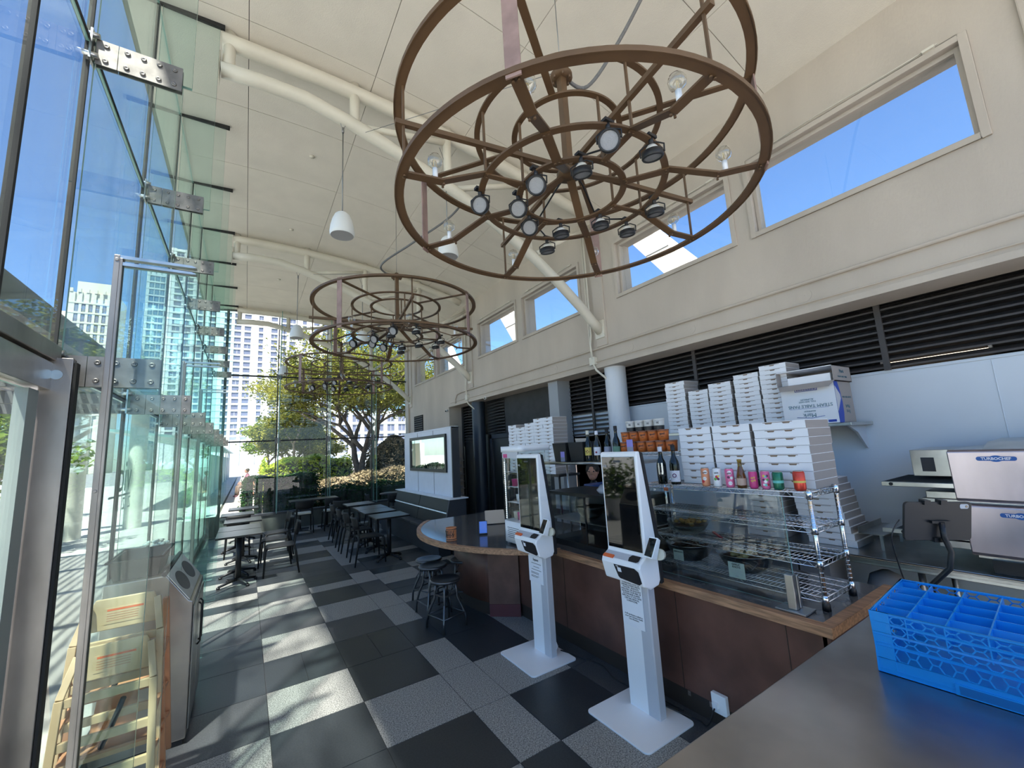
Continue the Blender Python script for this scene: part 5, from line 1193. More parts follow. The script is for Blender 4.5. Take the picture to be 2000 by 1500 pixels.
# cans
def can(lab, x, y, base, h=.122, r=.0285, lid=mSTEEL, blobs=(), txt=None, tc=mINK, cat='can', band=None):
    t = thing('drink_can', lab, cat, (x, y, RZS), 0, 'drink cans on the wire shelving')
    m = MB(); m.lathe([(0, .002), (r*.8, 0), (r*.92, .006), (r, .014), (r, h-.012), (r*.86, h-.002), (0, h-.004)], 28); b_ = m.build('body', base, t)
    m = MB(); m.lathe([(r*.84, h-.003), (r*.88, h), (r*.82, h+.001), (r*.8, h-.003), (0, h-.003)], 24); m.build('lid', lid, t)
    for (a, z, s, mt) in blobs:
        mm = MB(); pts = []
        for k in range(12):
            q = 2*PI*k/12; ang = aF+a+s*math.cos(q)/r; pts.append(((r+.0005)*math.cos(ang), (r+.0005)*math.sin(ang), z+s*math.sin(q)))
        c0 = ((r+.0005)*math.cos(aF+a), (r+.0005)*math.sin(aF+a), z)
        mm.add([c0]+pts, [(0, k+1, (k+1) % 12+1) for k in range(12)]); mm.build('printed_shape', mt, b_)
    if band: mm = MB(); mm.lathe([(r+.0004, band[0]), (r+.0004, band[1])], 28, 0); mm.build('band', band[2], b_)
    if txt: text(txt[0], txt[1], tc, b_, frame(((r+.0012)*math.cos(aF+.0), (r+.0012)*math.sin(aF), txt[2]), (math.sin(aF), -math.cos(aF), 0) if True else 0, (0, 0, 1)), 'can_lettering', .0003, bold=.0003)
    return t
mCW = mat('can_white', (.82, .83, .85), .3); mCO = mat('can_orange', (.75, .30, .16), .35); mCP = mat('can_pink', (.75, .16, .34), .35); mCM = mat('can_magenta', (.60, .05, .22), .35); mCG = mat('can_green', (.02, .16, .09), .25, metal=.4); mCR = mat('can_red', (.62, .06, .035), .25, metal=.4); mRed = mat('print_red', (.55, .02, .04), .5); mGrn = mat('print_green', (.12, .42, .08), .5); mPlum = mat('print_plum', (.12, .02, .08), .5); mYel = mat('print_yellow', (.8, .62, .05), .5); mTeal = mat('print_teal', (.15, .55, .50), .5)
can('orange and white drink can with a citrus print, first in the row', 2.822, 1.835, mCO, .130, blobs=[(-.1, .055, .013, mCW), (-.5, .035, .010, mRed), (.2, .10, .014, mCW)], txt=('thie', .017, .098))
can('white drink can with red and green berries, second in the row', 2.822, 1.745, mCW, .130, blobs=[(0, .07, .011, mRed), (-.35, .055, .010, mGrn), (.3, .055, .009, mPlum), (.35, .075, .007, mYel)], txt=('thie', .017, .098))
can('pink drink can with a plum print, third in the row', 2.824, 1.655, mCP, .128, blobs=[(-.2, .07, .009, mPlum), (.1, .03, .013, mCW), (.1, .1, .014, mCW), (.5, .065, .010, mCW)], txt=('thie', .017, .096))
can('short magenta drink can with yellow lettering, fifth in the row', 2.83, 1.50, mCM, .112, .026, txt=('Yes\nPop', .018, .062), tc=mYel)
can('multicoloured patterned drink can between the magenta and green cans', 2.835, 1.425, mCP, .115, .026, blobs=[(0, .05, .010, mCW), (.4, .06, .008, mGrn), (-.4, .06, .008, mPlum), (.1, .08, .008, mTeal), (-.3, .085, .007, mYel), (.4, .085, .008, mPlum), (.0, .028, .009, mTeal), (.5, .03, .008, mRed), (-.45, .03, .007, mCW)])
can('dark green metallic drink can with a teal band', 2.84, 1.352, mCG, .112, .030, band=(.042, .058, mTeal))
can('red metallic drink can with a pale gold band, rightmost in the row', 2.85, 1.235, mCR, .118, .032, band=(.048, .060, mYL))
t = thing('soda_bottle', 'clear glass bottle of amber soda with printed label, fourth in the row', 'bottle', (2.83, 1.578, RZS)); m = MB(); m.lathe([(0, 0), (.029, 0), (.031, .01), (.030, .07), (.022, .11), (.013, .145), (.013, .175), (.015, .178), (.015, .19), (0, .19)], 24); m.build('glass', mLWINE, t)
m = MB(); m.lathe([(0, .003), (.028, .003), (.029, .07), (.02, .108), (.011, .14), (0, .14)], 20); m.build('soda', mat('amber_soda', (.50, .26, .12), .3), t); m = MB(); m.lathe([(.0315, .02), (.0312, .065)], 16, 0, (0, 0, 0), None, PI*.8, PI*1.5); m.build('label', mat('tan_label', (.55, .38, .30), .6), t)
# soup tubs
ws2 = thing('wire_cup_shelf', 'small chrome wire shelf holding the stacked orange tubs', 'shelf', (2.95, 2.13, 1.735))
m = MB()
for z in (0, -.03):
    for a, b in (((0, 0), (.26, 0)), ((.26, 0), (.26, .7)), ((.26, .7), (0, .7)), ((0, .7), (0, 0))): m.cyl((*a, z), (*b, z), .003, 5)
for i in range(29): m.cyl((0, .7*i/28, 0), (.26, .7*i/28, 0), .0016, 4)
m.tube([(0, .7*i/28, -.03 if i % 2 else 0) for i in range(29)], .002, 4); m.build('wire_shelf', mCHROME, ws2)
for y in (.35, .67): m = MB(); m.cyl((.24, y, -.895), (.24, y, 0), .011, 10); m.build('post', mCHROME, ws2)
mTUB = mat('tub_orange', (.62, .16, .035), .5); mTUBW = mat('tub_white', (.62, .60, .56), .5)
def tub(lab, x, y, z, base, low, txt):
    t = thing('food_tub', lab, 'tub', (x, y, z), 0, 'stacked food tubs')
    m = MB(); m.lathe([(0, 0), (.041, 0), (.047, .084), (0, .084)], 26); b_ = m.build('cup', base, t)
    m = MB(); m.lathe([(.0485, .080), (.049, .092), (.046, .093), (0, .091)], 26); m.build('lid', mat('tub_lid', (.28, .10, .05), .5) if 'tub_lid' not in MATS else MATS['tub_lid'], t) if base is mTUB else m.build('lid', mTUBW, t)
    if low: m = MB(); m.lathe([(.0416, .0), (.0444, .034)], 26, 0); m.build('dark_band', mBLACK, b_)
    text(txt, .022, mINK if not low else mNAVY, b_, frame((.0462*math.cos(aF), .0462*math.sin(aF), .058 if low else .045), (math.sin(aF), -math.cos(aF), 0), (0, 0, 1)), 'tub_lettering', .0003, bold=.0006)
    return t
rowl = ['bottom row', 'middle row', 'top row']
pos = ['first', 'second', 'third', 'fourth', 'fifth', 'sixth']
tubs = {}
for rr_, (n_, y0_) in enumerate(((6, 2.755), (5, 2.725), (4, 2.655))):
    for i in range(n_):
        white = rr_ == 2
        lab = '%s food tub, %s from left in the %s on the wire shelf' % ('black-and-white' if white else 'orange', pos[i], rowl[rr_])
        loc = (3.02, y0_-i*.104, 1.737+rr_*.0945)
        if white not in tubs: tubs[white] = tub(lab, *loc, mTUBW if white else mTUB, white, '20' if white else 'Soup\n---'); 
        else: dup(tubs[white], loc, None, lab)
for i, (x, y, z, s) in enumerate(((2.93, 2.60, 1.737, 1.0), (2.72, 3.45, 1.66, .9))):
    t = thing('acrylic_sign', ['lavender acrylic sign standing in front of the orange tubs', 'small lavender sign clipped near the counter fridge'][i], 'sign', (2.915 if i == 0 else 2.825, y, z), 0); m = MB(); m.box(0, .003, -.035*s, .035*s, 0, .115*s); b_ = m.build('panel', mat('lavender', (.32, .28, .72), .4), t) if i == 0 else m.build('panel', MATS['lavender'], t)
    m = MB(); m.box(-.001, 0, -.034*s, .034*s, .0, .05*s); m.build('photo_print', mBLb, t)
for i in range(2): m = MB(); m.box(0, .16, 0, .12, 0, .016); o = m.build('paper_pad', mPAPER); o.location = (2.99, 2.14-.0, 1.84+.018*i) if False else (3.3, 2.12, 1.0); bpy.data.objects.remove(o)
# tray wrapped in film on top of the case
t = thing('wrapped_tray', 'film-wrapped tray resting on top of the dark display case', 'tray', (2.99, 2.85, CZ+.521)); m = MB(); m.lathe([(0, 0), (.19, 0), (.21, .03), (.17, .08), (.08, .10), (0, .095)], 24); m.build('tray', mat('cling_film', (.38, .42, .50), .15, spec=.9, bump=.8, bscale=18), t)
t = thing('blue_lidded_tub', 'blue plastic box behind the display case', 'box', (3.34, 3.55, CZ+.0)); m = MB(); m.box(0, .3, -.2, .15, 0, .5); m.box(-.01, .31, -.21, .16, .5, .53, 1); m.build('box', [mPAPERSHADE, mat('blue_lid', (.02, .08, .35), .4)], t)
person_ = person('kitchen worker in a black shirt standing behind the display case', (3.78, 4.02, 0), .62, mBLACK, mat('black_trousers', (.02, .02, .02), .8), mHAIR, seated=False)
person_.scale = (.90, .90, .875)

# ================================================================== counter-top glass fridge and small boxes behind it
fr_ = thing('countertop_fridge', 'white countertop glass display fridge on the rounded counter', 'fridge', (2.36, 3.56, CZ))
def rr4(x0, x1, y0, y1, r=.05): return [(x+(x0+x1)/2, y+(y0+y1)/2) for x, y in rrect(x1-x0, y1-y0, r, 5)]
m = MB(); m.prism(rr4(0, .40, 0, .40), .02, .235, 'z', 0, None, True); m.build('base_cabinet', mWHITE, fr_)
for x in (.04, .36):
    for y in (.04, .36): m = MB(); m.cyl((x, y, 0), (x, y, .02), .018, 12); m.build('foot', mLGREY, fr_)
m = MB()
for i in range(6):
    for k in range(9): m.cbox((-.0005, .10+k*.024+(.012 if i % 2 else 0), .075+i*.019), (.003, .014, .007))
m.build('vent_grille', mBLACK, fr_)
m = MB(); 
pts = rr4(0, .40, 0, .40); pi_ = rr4(.005, .395, .005, .395, .047); n = len(pts)
m.add([(x, y, .235) for x, y in pts]+[(x, y, .95) for x, y in pts], [(i, (i+1) % n, n+(i+1) % n, n+i) for i in range(n)], 0, True); m.build('glass_body', mCASEG, fr_)
m = MB(); m.prism(rr4(-.006, .406, -.006, .406), .95, 1.01, 'z', 0, None, True); m.box(-.002, .02, .05, .35, .885, .95, 1); m.build('top_cap', [mWHITE, mLGREY], fr_)
m = MB(); m.box(-.004, -.001, .25, .33, .89, .93); m.build('red_sticker', mCM, fr_)
mLED = mat('led_dots', (.9, .95, 1), .4, emit=(.85, .93, 1), estr=2.0)
for y in (.05, .35):
    m = MB(); m.box(.02, .028, y-.008, y+.008, .24, .88, 1)
    for k in range(30): m.cbox((.018, y, .26+k*.02), (.004, .006, .008), 0)
    m.build('led_strip', [mLED, mLGREY], fr_)
for z in (.42, .58, .74):
    m = MB()
    for k in range(14): m.cyl((.03, .05+k*.023, z), (.37, .05+k*.023, z), .0018, 5)
    for x in (.04, .36): m.cyl((x, .04, z), (x, .36, z), .003, 5)
    m.build('wire_rack', mCHROME, fr_)
rr_ = random.Random(4)
for i, (x, y, z) in enumerate(((.12, .1, .24), (.12, .22, .24), (.13, .31, .24), (.12, .12, .423), (.13, .24, .423), (.12, .30, .583), (.13, .16, .583), (.12, .22, .743))):
    t = thing('dessert_tub', 'dessert tub in the countertop fridge, %s' % ['bottom shelf left', 'bottom shelf middle', 'bottom shelf right', 'second shelf left', 'second shelf right', 'third shelf right', 'third shelf left', 'top shelf'][i], 'tub', (2.36+x, 3.56+y, CZ+z), 0, 'tubs in the countertop fridge')
    m = MB(); m.lathe([(0, 0), (.036, 0), (.042, .07), (.044, .074), (0, .076)], 18); m.build('cup', [mPAPER, mCM, mCREAM, mLGREY][i % 4], t)
br = thing('back_shelf', 'black shelf unit behind the fridge carrying small pizza boxes', 'shelf', (3.44, 4.40, 0))
m = MB(); m.box(0, .36, -.1, 1.2, 1.42, 1.45); m.box(0, .36, -.1, 1.2, .9, .93); m.build('board', mBLACKM, br)
for x in (.02, .34):
    for y in (-.08, 1.18): m = MB(); m.cyl((x, y, 0), (x, y, 1.42), .014, 10); m.build('post', mBLACKM, br)
names5 = ['the rightmost stack behind the fridge', 'the second stack from the right behind the fridge', 'the middle stack behind the fridge', 'the second stack from the left behind the fridge', 'the leftmost stack behind the fridge']
for i, n_ in enumerate((16, 16, 15, 14, 15)): box_stack(3.47, 4.40+i*.226, .222, .25, .048, n_, 1.451, names5[i], 'small pizza boxes behind the fridge')
# rounded counter things
t = thing('printed_tin', 'orange tin with black lettering on the rounded counter', 'tin', (1.99, 4.50, CZ)); m = MB(); m.lathe([(0, 0), (.06, 0), (.06, .005), (.058, .005), (.058, .125), (.061, .13), (.061, .138), (.055, .138), (.055, .06), (0, .06)], 30); b_ = m.build('body', mat('tin_orange', (.55, .20, .08), .45), t)
m = MB()
for z in (.012, .118): m.lathe([(.0585, z), (.0585, z+.008)], 30, 0)
m.build('dark_bands', mINK, b_)
m = MB(); rq = random.Random(8)
for k in range(9):
    a = aF-1.1+k*.28; st_ = [((.0592)*math.cos(a+rq.uniform(-.12, .12)), (.0592)*math.sin(a+rq.uniform(-.12, .12)), .035+.075*j/4) for j in range(5)]
    m.tube(st_, .0035, 5)
    m.tube([(.0592*math.cos(a), .0592*math.sin(a), .05+.01*(k % 4)), (.0592*math.cos(a+.2), .0592*math.sin(a+.2), .055+.01*(k % 3))], .003, 5)
m.build('black_glyph_print', mINK, b_)
t = thing('payment_stand', 'small blue-screened payment display standing on the rounded counter', 'payment display', (2.40, 4.50, CZ), -.5); m = MB(); M_ = Matrix.Rotation(math.radians(-25), 4, 'X'); m.prism(rrect(.10, .15, .008), -.005, .005, 'z', 0, Matrix.Translation((0, 0, .078)) @ Matrix.Rotation(math.radians(65), 4, 'X')); m.build('case', mNAVY, t)
m = MB(); m.prism(rrect(.088, .135, .005), .0052, .006, 'z', 0, Matrix.Translation((0, 0, .078)) @ Matrix.Rotation(math.radians(65), 4, 'X')); m.build('screen', mat('blue_screen', (.015, .05, .18), .08, emit=(.03, .09, .35), estr=.6), t); m = MB(); m.prism([(-.05, .0), (.05, 0), (.04, .07), (-.04, .07)], .0, .01, 'z'); m.build('foot', mNAVY, t)
t = thing('propped_tablet', 'silver tablet propped back-to-the-room on the rounded counter', 'tablet', (2.85, 5.0, CZ), -.45); m = MB(); m.prism(rrect(.26, .19, .012), -.004, .004, 'z', 0, Matrix.Translation((0, 0, .085)) @ Matrix.Rotation(math.radians(55), 4, 'X')); m.build('shell', mat('silver_shell', (.45, .47, .50), .35, metal=.7), t); m = MB(); m.prism([(-.11, .0), (.11, 0), (.05, .13), (-.05, .13)], .0, .012, 'z'); m.build('stand', mBLACK, t)
for i, (x, y, lab) in enumerate(((4.36, 7.85, 'white bullet security camera under the beam by the charcoal board'), (4.36, 9.95, 'white bullet security camera on the wall edge by the black bay'))):
    t = thing('security_camera', lab, 'camera', (x, y, 2.93 if i == 0 else 2.86)); m = MB(); m.cyl((.03, 0, 0), (-.03, -.05, -.02), .028, 14); m.build('body', mWHITE, t); m = MB(); m.cyl((.03, .03, 0), (.04, .05, 0), .03, 14); m.cyl((.01, 0, 0), (.03, .04, 0), .012, 8); m.build('mount', mWHITE, t); m = MB(); m.cyl((-.03, -.05, -.02), (-.035, -.054, -.022), .022, 14); m.build('lens', mSCREEN, t)
# ================================================================== seating
def chair_proto():
    t = thing('cafe_chair', 'x', 'chair', (0, 0, 0), 0, 'black moulded cafe chairs')
    m = MB(); pr = [(-.20, .445), (-.19, .455), (.17, .452), (.205, .44), (.215, .425), (.20, .425), (-.19, .435)]
    m.prism(pr, -.205, .205, 'y'); m.build('seat', mCHAIR, t, bevel=.008)
    m = MB(); n = 8; vs = []; 
    for z, xo, w_ in ((.585, -.225, .185), (.66, -.238, .20), (.76, -.258, .205), (.79, -.262, .19)):
        for k in range(n+1):
            y = -w_+2*w_*k/n; vs.append((xo+.05*(y/w_)**2-.02, y, z+.012*(y/w_)**2))
    k4 = len(vs); vs += [(x-.014, y, z) for x, y, z in vs]; fs = []
    for r_ in range(3):
        for k in range(n):
            a = r_*(n+1)+k; fs += [(a, a+1, a+n+2, a+n+1), (k4+a, k4+a+n+1, k4+a+n+2, k4+a+1)]
    for k in range(n): fs += [(k, k4+k, k4+k+1, k+1), (3*(n+1)+k, 3*(n+1)+k+1, k4+3*(n+1)+k+1, k4+3*(n+1)+k)]
    for r_ in range(3): a = r_*(n+1); b = a+n; fs += [(a, a+n+1, k4+a+n+1, k4+a), (b, k4+b, k4+b+n+1, b+n+1)]
    m.add(vs, fs, 0, True); m.build('backrest', mCHAIR, t)
    for s in (-1, 1):
        m = MB(); m.bar((-.195, s*.175, .43), (-.215, s*.17, .60), .045, .02, 0, (1, 0, 0)); m.build('back_support', mCHAIR, t)
        m = MB(); m.tube([(.19, s*.185, .44), (.215, s*.19, .40), (.235, s*.205, .0)], [.019, .018, .012], 8); m.build('leg', mCHAIR, t)
        m = MB(); m.tube([(-.19, s*.185, .44), (-.215, s*.19, .35), (-.27, s*.205, .0)], [.019, .018, .012], 8); m.build('leg', mCHAIR, t)
    return t
ch0 = chair_proto(); used = [False]
def chair(x, y, rz, lab, grp='black moulded cafe chairs'):
    if not used[0]:
        used[0] = True; ch0.location = (x, y, 0); ch0.rotation_euler = (0, 0, rz); ch0['label'] = lab; ch0['group'] = grp; return ch0
    return dup(ch0, (x, y, 0), rz, lab, grp)
gL = 'chairs at the left tables'; gR = 'chairs at the right tables'
chair(.54, 8.14, PI-.05, 'black cafe chair nearest the camera at the left tables, facing the glass', gL)
chair(.50, 8.88, PI-.12, 'black cafe chair second from the camera at the left tables, facing the glass', gL)
chair(.55, 9.62, PI+.15, 'black cafe chair third from the camera at the left tables, facing the glass', gL)
chair(-.08, 10.25, PI/2, 'black cafe chair with its back to the camera between the left tables', gL)
chair(1.86, 7.74, .0, 'black cafe chair pulled up to the nearest right table, facing the bench', gR)
chair(1.87, 8.56, .05, 'black cafe chair second from the camera along the bench tables', gR)
chair(1.86, 9.18, -.04, 'black cafe chair third from the camera along the bench tables', gR)
chair(1.9, 10.20, .03, 'black cafe chair fourth from the camera along the bench tables', gR)
chair(2.05, 10.98, 1.2, 'black cafe chair turned askew beyond the bench tables', gR)
chair(3.02, 11.72, 0, 'black cafe chair left of the round table by the far corner', gR)
chair(3.35, 11.15, PI/2-.2, 'black cafe chair in front of the round table by the far corner', gR)
for x, lab in ((1.27, 'black chair with a cream cushion at the bar table, left one'), (1.93, 'black chair with a cream cushion at the bar table, right one')):
    c_ = chair(x, 11.92, PI/2, lab, 'cushioned chairs at the bar table')
    m = MB(); m.prism(rrect(.36, .36, .06), .454, .492); m.build('cushion', mCREAM, c_, bevel=.01)
def table_proto():
    t = thing('cafe_table', 'x', 'table', (0, 0, 0), 0, 'square cafe tables')
    m = MB(); m.box(-.295, .295, -.30, .30, .722, .75); m.build('tabletop', mTTOP, t, bevel=.004)
    m = MB(); m.box(-.15, .15, -.02, .02, .705, .722); m.box(-.02, .02, -.15, .15, .705, .722); m.cyl((0, 0, .06), (0, 0, .715), .038, 20); m.build('column', mBLACKM, t)
    m = MB()
    for k in range(4):
        a = PI/4*0+k*PI/2+.5; d = Vector((math.cos(a), math.sin(a), 0)); m.tube([d*.02+Vector((0, 0, .075)), d*.12+Vector((0, 0, .06)), d*.27+Vector((0, 0, .03))], [.026, .022, .017], 8); m.cyl(d*.27, d*.27+Vector((0, 0, .03)), .024, 12)
    m.build('base', mBLACKM, t); return t
tp = table_proto(); tu = [False]
for x, y, lab, gr in ((-.04, 7.93, 'sunlit square dark table nearest the camera on the left', 'square tables by the left glass'), (-.04, 8.56, 'square dark table pushed against the nearest left one', 'square tables by the left glass'), (.0, 9.58, 'square dark table third from the camera on the left', 'square tables by the left glass'),
                  (-.10, 10.78, 'square dark table fourth from the camera on the left', 'square tables by the left glass'), (.0, 11.95, 'square dark table at the far left corner', 'square tables by the left glass'),
                  (2.21, 7.72, 'square dark table nearest the camera along the bench', 'square tables along the bench'), (2.21, 8.53, 'square dark table second from the camera along the bench', 'square tables along the bench'), (2.23, 9.15, 'square dark table third from the camera along the bench', 'square tables along the bench'), (2.21, 10.1, 'square dark table fourth from the camera along the bench', 'square tables along the bench')):
    if not tu[0]: tu[0] = True; o = tp; o.location = (x, y, 0); o['label'] = lab; o['group'] = gr
    else: dup(tp, (x, y, 0), 0, lab, gr)
bt = thing('bar_table', 'long dark table against the far glass with two cushioned chairs', 'table', (1.6, 12.5, 0))
m = MB(); m.box(-.6, .55, -.3, .27, .722, .75); m.build('tabletop', mTTOP, bt, bevel=.004)
for x in (-.35, .3): m = MB(); m.cyl((x, 0, .02), (x, 0, .722), .035, 16); m.box(x-.03, x+.03, -.25, .25, 0, .03); m.box(x-.22, x+.22, -.03, .03, 0, .03); m.build('pedestal', mBLACKM, bt)
rt = thing('round_table', 'round dark table by the far corner beyond the bench', 'table', (3.5, 11.85, 0))
m = MB(); m.lathe([(0, .722), (.34, .722), (.345, .736), (.34, .75), (0, .75)], 40); m.build('tabletop', mTTOP, rt)
m = MB(); m.cyl((0, 0, .03), (0, 0, .722), .035, 16); m.lathe([(0, 0), (.22, 0), (.2, .02), (.05, .035), (0, .035)], 28); m.build('pedestal', mBLACKM, rt)
# bench and partition
bn = thing('banquette_bench', 'long black upholstered banquette bench against the white partition', 'bench', (0, 0, 0))
mUPH = mat('black_upholstery', (.010, .0105, .010), .45, spec=.35, noise=.2); mSEATL = mat('dark_vinyl_seat', (.06, .06, .062), .35)
m = MB(); m.box(2.90, 3.12, 7.10, 10.8, .0, .12); m.box(2.87, 3.2, 7.05, 10.85, .12, .43); m.build('base', mNAVY, bn)
for a, b in ((7.08, 8.45), (8.46, 9.7), (9.71, 10.85)):
    m = MB(); m.box(2.83, 3.16, a, b-.005, .43, .475); m.build('seat', mSEATL, bn, bevel=.008)
for a, b in ((7.08, 8.55), (8.57, 10.15)):
    m = MB(); m.prism([(3.02, .48), (3.07, .72), (3.13, .72), (3.12, .48)], a, b, 'y'); m.build('lower_back', mUPH, bn, bevel=.01)
    m = MB(); m.prism([(3.068, .735), (3.12, .95), (3.18, .95), (3.16, .735)], a, b, 'y'); m.build('upper_back', mUPH, bn, bevel=.01)
m = MB(); m.prism([(3.05, .715), (3.058, .735), (3.12, .735), (3.12, .715)], 7.08, 10.15, 'y'); m.build('steel_strip', mSTEEL, bn)
m = MB(); m.prism([(2.98, .43), (3.10, .955), (3.42, .955), (3.42, 0), (3.2, 0), (3.2, .43)], 7.03, 7.08, 'y'); m.box(3.16, 3.42, 7.08, 10.2, .0, .955); m.build('end_panel', mNAVY, bn)
m = MB(); m.box(3.08, 3.46, 7.0, 10.2, .957, .975); m.build('ledge', mWHITE, bn, bevel=.002)
pt = thing('partition_panel', 'tall white boarded partition rising behind the banquette bench', 'partition', (0, 0, .976))
mBRD = mat('white_board', (.70, .73, .80), .5, noise=.03)
m = MB(); m.box(3.25, 3.36, 7.2, 9.97, 0, 1.28); m.build('board', mBRD, pt)
m = MB(); m.box(3.235, 3.38, 7.16, 7.2, 0, 1.30, 1); m.box(3.235, 3.37, 7.16, 9.99, 1.28, 1.31); m.box(3.235, 3.25, 7.2, 7.235, 0, 1.28)
for y in (8.12, 9.05): m.box(3.247, 3.25, y-.006, y+.006, 0, 1.28, 1)
m.build('trim', [mBRD, mNAVY], pt)
mi = thing('framed_mirror', 'black framed rectangular mirror hung on the white partition', 'mirror', (3.249, 0, 0))
m = MB(); m.box(-.035, 0, 7.43, 9.5, 1.42, 1.48); m.box(-.035, 0, 7.43, 9.5, 2.10, 2.16); m.box(-.035, 0, 7.43, 7.49, 1.48, 2.10); m.box(-.035, 0, 9.44, 9.5, 1.48, 2.10); m.build('frame', mBLACKM, mi, bevel=.003)
m = MB(); m.box(-.02, -.002, 7.49, 9.44, 1.48, 2.10); m.build('mirror_glass', mat('mirror_silver', (.85, .87, .86), .02, metal=1), mi)
cr = thing('crate_rack', 'narrow rack of stacked trays in the dark passage behind the partition', 'rack', (3.95, 8.9, 0))
m = MB(); 
for x in (0, .4):
    for y in (0, .4): m.box(x-.012, x+.012, y-.012, y+.012, 0, 1.9)
m.build('frame', mBLACKM, cr)
for k in range(9): m = MB(); m.box(.02, .38, .02, .38, .3+k*.16, .31+k*.16); m.box(.05, .33, .05, .33, .31+k*.16, .37+k*.16, 1); m.build('tray', [mSTEEL, mPAPERSHADE], cr)
# stools
mSTL = mat('pewter_steel', (.12, .125, .135), .32, metal=.85, noise=.2)
def stool(x, y, h, rz, lab, first=[None]):
    if first[0] is not None and abs(first[0][1]-h) < .001: return dup(first[0][0], (x, y, 0), rz, lab)
    t = thing('metal_stool', lab, 'stool', (x, y, 0), rz, 'round metal stools at the counter')
    m = MB(); m.lathe([(0, h-.012), (.12, h-.008), (.15, h), (.165, h-.004), (.168, h-.016), (.160, h-.028), (.14, h-.03), (0, h-.028)], 36); m.build('seat', mSTL, t)
    for k in range(4):
        a = PI/4+k*PI/2; d = Vector((math.cos(a), math.sin(a), 0)); m = MB()
        m.tube([d*.10+Vector((0, 0, h-.03)), d*.115+Vector((0, 0, h-.13)), d*.12+Vector((0, 0, h-.20)), d*.165+Vector((0, 0, h-.29)), d*.205+Vector((0, 0, .10)), d*.21], .0125, 10); m.build('leg', mSTL, t)
    m = MB()
    for k in range(4):
        a, b = PI/4+k*PI/2, PI/4+(k+1)*PI/2; p = Vector((math.cos(a), math.sin(a), 0)); q = Vector((math.cos(b), math.sin(b), 0)); m.cyl(p*.2+Vector((0, 0, .13)), q*.2+Vector((0, 0, .13)), .008, 8); m.bar(p*.118+Vector((0, 0, h-.16)), q*.118+Vector((0, 0, h-.16)), .006, .02)
        m.cyl(p*.035+Vector((0, 0, h-.03)), p*.17+Vector((0, 0, .26)), .005, 6)
    m.cyl((0, 0, h-.2), (0, 0, h-.03), .016, 12); m.build('brace', mSTL, t); 
    first[0] = (t, h) if first[0] is None else first[0]; return t
stool(1.86, 4.40, .485, .25, 'round metal stool nearest the camera at the rounded counter')
stool(1.90, 4.86, .525, .1, 'round metal stool second from the camera at the rounded counter')
stool(2.03, 5.32, .485, .4, 'round metal stool third from the camera, mostly behind the second')
stool(2.36, 5.0, .485, .8, 'round metal stool tucked in the shade under the rounded counter')

# ================================================================== left foreground: bin station, tub, plates, high chairs
bs = thing('bin_station', 'stainless waste bin station with a slanted two-hole lid by the left glass', 'bin', (0, 0, 0))
Y0b, Y1b = 3.82, 4.62
m = MB(); m.prism([(-.75, .04), (-.275, .04), (-.275, .90), (-.30, .915), (-.43, 1.10), (-.75, 1.10)], Y0b, Y1b, 'y'); m.build('body', mat('bin_steel', (.36, .34, .32), .30, metal=.9, noise=.2, nscale=3), bs, bevel=.006)
m = MB(); m.box(-.74, -.29, Y0b+.02, Y1b-.02, 0, .04); m.build('plinth', mBLACK, bs)
dv = Vector((-.13, 0, .185)).normalized(); nn = Vector((.185, 0, .13)).normalized(); cc_ = Vector((-.365, 0, 1.0075))
M_ = Matrix(((0, dv.x, nn.x, cc_.x), (1, 0, 0, 0), (0, dv.z, nn.z, cc_.z), (0, 0, 0, 1)))
m = MB(); m.box(Y0b, Y1b, -.115, .115, .002, .008, 0, M_); m.build('slant_lid', mSTEEL, bs, bevel=.002)
for k, y in enumerate((4.03, 4.40)):
    m = MB(); m.prism([(y+.15*math.cos(a), .075*math.sin(a)) for a in [2*PI*q/32 for q in range(32)]], .0081, .0095, 'z', 0, M_); m.build('hole', mBLACK, bs)
m = MB(); m.box(-.274, -.265, Y0b+.03, Y0b+.39, .08, .86); m.box(-.274, -.265, Y0b+.41, Y1b-.03, .08, .86); m.build('door', mSTEEL, bs, bevel=.003)
for y in (Y0b+.35, Y0b+.45): m = MB(); m.tube([(-.262, y, .50), (-.245, y, .52), (-.245, y, .78), (-.262, y, .80)], .006, 8); m.build('handle', mBLACKM, bs)
m = MB(); m.tube([(-.44, Y0b, 1.11), (-.44, Y1b, 1.11)], .016, 10); m.build('edge_rail', mBLACKM, bs)
tub_ = thing('bus_tub', 'black plastic bus tub resting on top of the bin station', 'tub', (-.60, 4.08, 1.103))
m = MB(); a, b = (.115, .20), (.135, .235); h = .13
vs = [(-a[0], -a[1], 0), (a[0], -a[1], 0), (a[0], a[1], 0), (-a[0], a[1], 0), (-b[0], -b[1], h), (b[0], -b[1], h), (b[0], b[1], h), (-b[0], b[1], h)]
vs += [(x*.95, y*.97, z+.006 if z == 0 else z) for x, y, z in vs]
m.add(vs, [(0, 3, 2, 1), (0, 1, 5, 4), (1, 2, 6, 5), (2, 3, 7, 6), (3, 0, 4, 7), (8, 9, 10, 11), (9, 8, 12, 13), (10, 9, 13, 14), (11, 10, 14, 15), (8, 11, 15, 12), (4, 5, 13, 12), (5, 6, 14, 13), (6, 7, 15, 14), (7, 4, 12, 15)]); m.build('tub', mBLACK, tub_)
m = MB(); m.tube([(-.145, -.245, h), (.145, -.245, h), (.145, .245, h), (-.145, .245, h)], .008, 8, 0, True); m.build('rim', mBLACK, tub_)
